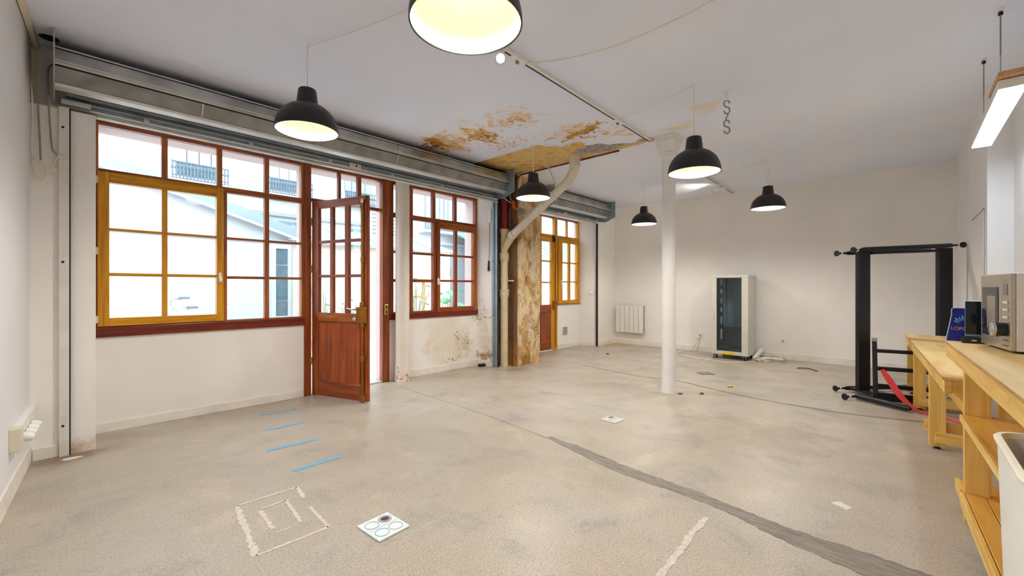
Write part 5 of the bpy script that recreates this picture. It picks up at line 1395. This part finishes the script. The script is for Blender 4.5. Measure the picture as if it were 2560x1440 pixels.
pdoor = obj('door_leaf', G().box(9.12, 9.68, 11.95, 12.0, -0.02, 2.02), plain('faded_pink_door', (206, 188, 184), 0.7, 0, 0.1, 8), rb)
for q in range(5):
    obj('slat', G().box(9.17, 9.62, 11.935, 11.95, 1.74 + q * 0.055, 1.768 + q * 0.055), IRON, pdoor)
vg = obj('vent', G().box(9.12, 9.62, 11.97, 12.0, 2.14, 2.45), SHUTP, rb)
for q in range(5):
    obj('slat', G().box(9.15, 9.59, 11.955, 11.97, 2.17 + q * 0.055, 2.20 + q * 0.055), IRON, vg)
# cream wall and glass canopy straight ahead of the door
solo('garden_wall', G().box(3.15, 8.2, 10.2, 10.4, -0.02, 2.35), EXTC, 'cream garden wall straight beyond the open door', 'wall', kind='structure')
cn = thing('glass_canopy', 'pale sloping glass canopy above the cream garden wall', 'canopy', (5.7, 10.6, 2.35))
for k in range(6):
    x = 3.32 + k * 0.81
    obj('glass_sheet', G()._add([(x, 10.0, 2.40), (x + 0.77, 10.0, 2.40), (x + 0.77, 11.4, 2.86), (x, 11.4, 2.86), (x, 10.0, 2.41), (x + 0.77, 10.0, 2.41), (x + 0.77, 11.4, 2.87), (x, 11.4, 2.87)],
        [(0, 3, 2, 1), (4, 5, 6, 7), (0, 1, 5, 4), (1, 2, 6, 5), (2, 3, 7, 6), (3, 0, 4, 7)]), plain('frosted_canopy', (170, 196, 202), 0.3, 0, 0.05), cn)
    obj('rafter', G().bar((x - 0.02, 9.98, 2.40), (x - 0.02, 11.4, 2.865), 0.03, 0.05), ZINC, cn)
obj('edge_rail', G().box(3.28, 8.2, 9.97, 10.02, 2.36, 2.40), ZINC, cn)
# trellis and canopy behind the far door
tl = thing('trellis', 'diamond lattice trellis standing outside the far golden door', 'trellis', (10.3, 8.4, -0.02))
obj('trellis_frame', G().box(9.6, 9.65, 8.38, 8.42, -0.02, 2.05).box(11.15, 11.2, 8.38, 8.42, -0.02, 2.05).box(9.6, 11.2, 8.38, 8.42, 2.0, 2.05).box(9.6, 11.2, 8.38, 8.42, 0.30, 0.35), SHUTG, tl)
for k in range(-9, 9):
    for sgn in (1, -1):
        xa = 9.65 + k * 0.17; a = [xa, 0.35]; b = [xa + 1.65, 2.0]
        if a[0] < 9.65: a = [9.65, 0.35 + 9.65 - xa]
        if b[0] > 11.15: b = [11.15, 2.0 - (xa + 1.65 - 11.15)]
        if b[1] <= a[1] + 0.05: continue
        if sgn < 0: a[0], b[0] = 20.8 - a[0], 20.8 - b[0]
        obj('slat', G().bar((a[0], 8.40 + 0.006 * sgn, a[1]), (b[0], 8.40 + 0.006 * sgn, b[1]), 0.008, 0.022), SHUTG, tl)
cn2 = thing('lean_to_roof', 'pale zinc lean-to roof glimpsed above the trellis', 'roof', (12.5, 11, 2.3))
obj('roof_sheet', G()._add([(9.6, 9.6, 2.35), (17, 9.6, 2.35), (17, 12.0, 3.35), (9.6, 12.0, 3.35), (9.6, 9.6, 2.40), (17, 9.6, 2.40), (17, 12.0, 3.40), (9.6, 12.0, 3.40)],
    [(0, 3, 2, 1), (4, 5, 6, 7), (0, 1, 5, 4), (1, 2, 6, 5), (2, 3, 7, 6), (3, 0, 4, 7)]), ZINC, cn2)
for k in range(12):
    x = 9.8 + k * 0.6
    obj('roof_seam', G().bar((x, 9.6, 2.41), (x, 12.0, 3.41), 0.03, 0.03), SHUTG, cn2)
obj('lean_to_wall', G().box(9.6, 17, 10.0, 10.1, -0.02, 2.5), EXT, cn2)

# bicycle leaning outside the big window
by = thing('bicycle', 'white city bicycle parked outside the large window', 'bicycle', (1.5, 7.65, -0.02))
BW = plain('bike_white', (226, 230, 232), 0.3, 0.2); GRIP = plain('grey_grip', (120, 132, 140), 0.6)
for x in (1.02, 2.06):
    wv = G()
    ring = [(x + 0.33 * math.cos(2 * math.pi * k / 32), 7.66, 0.325 + 0.33 * math.sin(2 * math.pi * k / 32)) for k in range(33)]
    w = obj('wheel', wv.tube(ring, 0.018, 8, False), GRIP, by, smooth=60)
    sp = G()
    for k in range(12):
        a = 2 * math.pi * k / 12
        sp.tube([(x, 7.66, 0.325), (x + 0.32 * math.cos(a), 7.66, 0.325 + 0.32 * math.sin(a))], 0.002, 4)
    obj('spokes', sp, CHROME, w)
obj('bike_frame', G().tube([(1.22, 7.66, 0.78), (1.60, 7.66, 0.32), (1.74, 7.66, 0.84)], 0.018, 10).tube([(1.21, 7.66, 0.84), (1.69, 7.66, 0.66)], 0.018, 10).tube([(1.60, 7.66, 0.32), (2.06, 7.66, 0.325), (1.70, 7.66, 0.70)], 0.012, 8), BW, by, smooth=60)
obj('fork', G().tube([(1.19, 7.66, 0.96), (1.22, 7.66, 0.76), (1.02, 7.66, 0.325)], 0.015, 10), BW, by, smooth=60)
hb = obj('handlebar', G().tube(curve_pts([(1.38, 7.90, 1.155), (1.28, 7.90, 1.155), (1.16, 7.85, 1.13), (1.13, 7.70, 1.02), (1.18, 7.66, 0.97), (1.13, 7.60, 1.0), (1.14, 7.42, 1.03), (1.26, 7.36, 1.03), (1.36, 7.36, 1.03)], 5), 0.012, 8), CHROME, by, smooth=60)
for y, z in ((7.90, 1.155), (7.36, 1.03)):
    obj('grip', G().tube([(1.25, y, z), (1.38, y, z)], 0.020, 12), GRIP, hb)
    obj('brake_lever', G().tube(curve_pts([(1.20, y, z - 0.02), (1.28, y - 0.01, z - 0.035), (1.36, y - 0.01, z - 0.08)], 5), 0.007, 6), CHROME, hb)
obj('lamp', G().lathe([(0, 0), (0.035, 0), (0.05, 0.05), (0.0, 0.06)], (1.14, 7.66, 0.90), 16, (-1, 0, 0)), CHROME, by)
obj('saddle', G().ball((1.80, 7.66, 0.99), 0.06, 16, 10, (2.0, 1.1, 0.55)), WHITEP, by, smooth=60)
obj('seat_post', G().tube([(1.74, 7.66, 0.80), (1.79, 7.66, 0.97)], 0.013, 8), CHROME, by)
obj('kickstand', G().tube([(1.68, 7.66, 0.34), (1.74, 7.50, -0.02)], 0.010, 8), CHROME, by)

# plants
LEAFM = plain('courtyard_leaf', (120, 176, 128), 0.5, 0, 0.25, 12)
LEAFD = plain('courtyard_leaf_dark', (88, 150, 104), 0.5, 0, 0.25, 12)
TERRA = plain('terracotta', (206, 160, 128), 0.8, 0, 0.12); STEMM = plain('plant_stem', (136, 150, 104), 0.7)
def leafmesh(base, tip, w, lobes=0):
    base = Vector(base); tip = Vector(tip); d = tip - base; up = Vector((0, 0, 1))
    side = d.cross(up)
    side = side.normalized() if side.length > 1e-5 else Vector((1, 0, 0))
    g = G(); n = 7
    for i in range(n + 1):
        t = i / n
        ww = w * math.sin(math.pi * (0.06 + 0.92 * t)) ** 0.8
        if lobes and i % 2: ww *= 0.72
        c = base + d * t + Vector((0, 0, -0.18 * d.length * t * t))
        g.v += [tuple(c - side * ww), tuple(c + Vector((0, 0, 0.02 * w))), tuple(c + side * ww)]
    for i in range(n):
        a = 3 * i
        g.f += [[a, a + 1, a + 4, a + 3], [a + 1, a + 2, a + 5, a + 4]]; g.mi += [0, 0]
    return g
def plant(label, x, y, h, nl, spread, w, mat, pot_r, pot_h, lobes=0, stakes=0):
    t = thing('potted_plant', label, 'potted plant', (x, y, -0.02))
    obj('pot', G().lathe([(0, 0), (pot_r * 0.75, 0), (pot_r, pot_h * 0.9), (pot_r * 1.08, pot_h * 0.9), (pot_r * 1.08, pot_h), (pot_r * 0.9, pot_h), (pot_r * 0.88, pot_h * 0.9), (0, pot_h * 0.88)], (x, y, -0.02), 20), TERRA, t, smooth=40)
    for k in range(nl):
        a = 2.4 * k + random.uniform(-.3, .3); hh = pot_h + (h - pot_h) * (0.45 + 0.55 * (k + 1) / nl)
        r = spread * (0.35 + 0.65 * random.random())
        b = Vector((x, y, pot_h - 0.06)); c = Vector((x + r * math.cos(a), y + r * math.sin(a), hh))
        s = obj('stem', G().tube(curve_pts([b, b.lerp(c, 0.5) + Vector((0, 0, 0.06)), c], 4), 0.006, 6), STEMM, t)
        tip = c + Vector((math.cos(a), math.sin(a), -0.25)) * w * 2.1
        o = obj('leaf', leafmesh(c, tip, w, lobes), mat, t, smooth=60)
    for k in range(stakes):
        xx = x + (k - stakes / 2) * 0.05
        obj('cane', G().tube([(xx, y, pot_h - 0.1), (xx - 0.12, y + 0.02, h + 0.25 - 0.1 * k)], 0.006, 6), plain('cane', (170, 180, 150), 0.7), t)
    return t
plant('slender potted plant with canes seen through the open door panes', 3.02, 7.1, 1.25, 8, 0.14, 0.05, LEAFM, 0.17, 0.45, 0, 3)
plant('small spiky potted plant at the right of the open door panes', 3.48, 7.15, 1.1, 9, 0.2, 0.03, LEAFD, 0.18, 0.55)
plant('pale potted shrub outside the window beyond the slim column', 4.84, 7.05, 1.5, 12, 0.28, 0.055, LEAFM, 0.2, 0.5, 0, 2)
plant('broad-leaved potted plant outside the far casement', 5.62, 7.0, 1.3, 9, 0.34, 0.12, LEAFD, 0.22, 0.5, 1)
pb = thing('planter_stand', 'orange wooden planter stand behind the pale potted shrub', 'planter', (5.0, 7.6, -0.02))
WOODO = plain('planter_wood', (222, 178, 132), 0.7, 0, 0.1)
for x in (4.72, 5.35):
    obj('upright', G().box(x, x + 0.05, 7.55, 7.6, -0.02, 1.5), WOODO, pb)
for z in (1.08, 1.44):
    obj('plank', G().box(4.70, 5.42, 7.52, 7.62, z, z + 0.06), WOODO, pb)
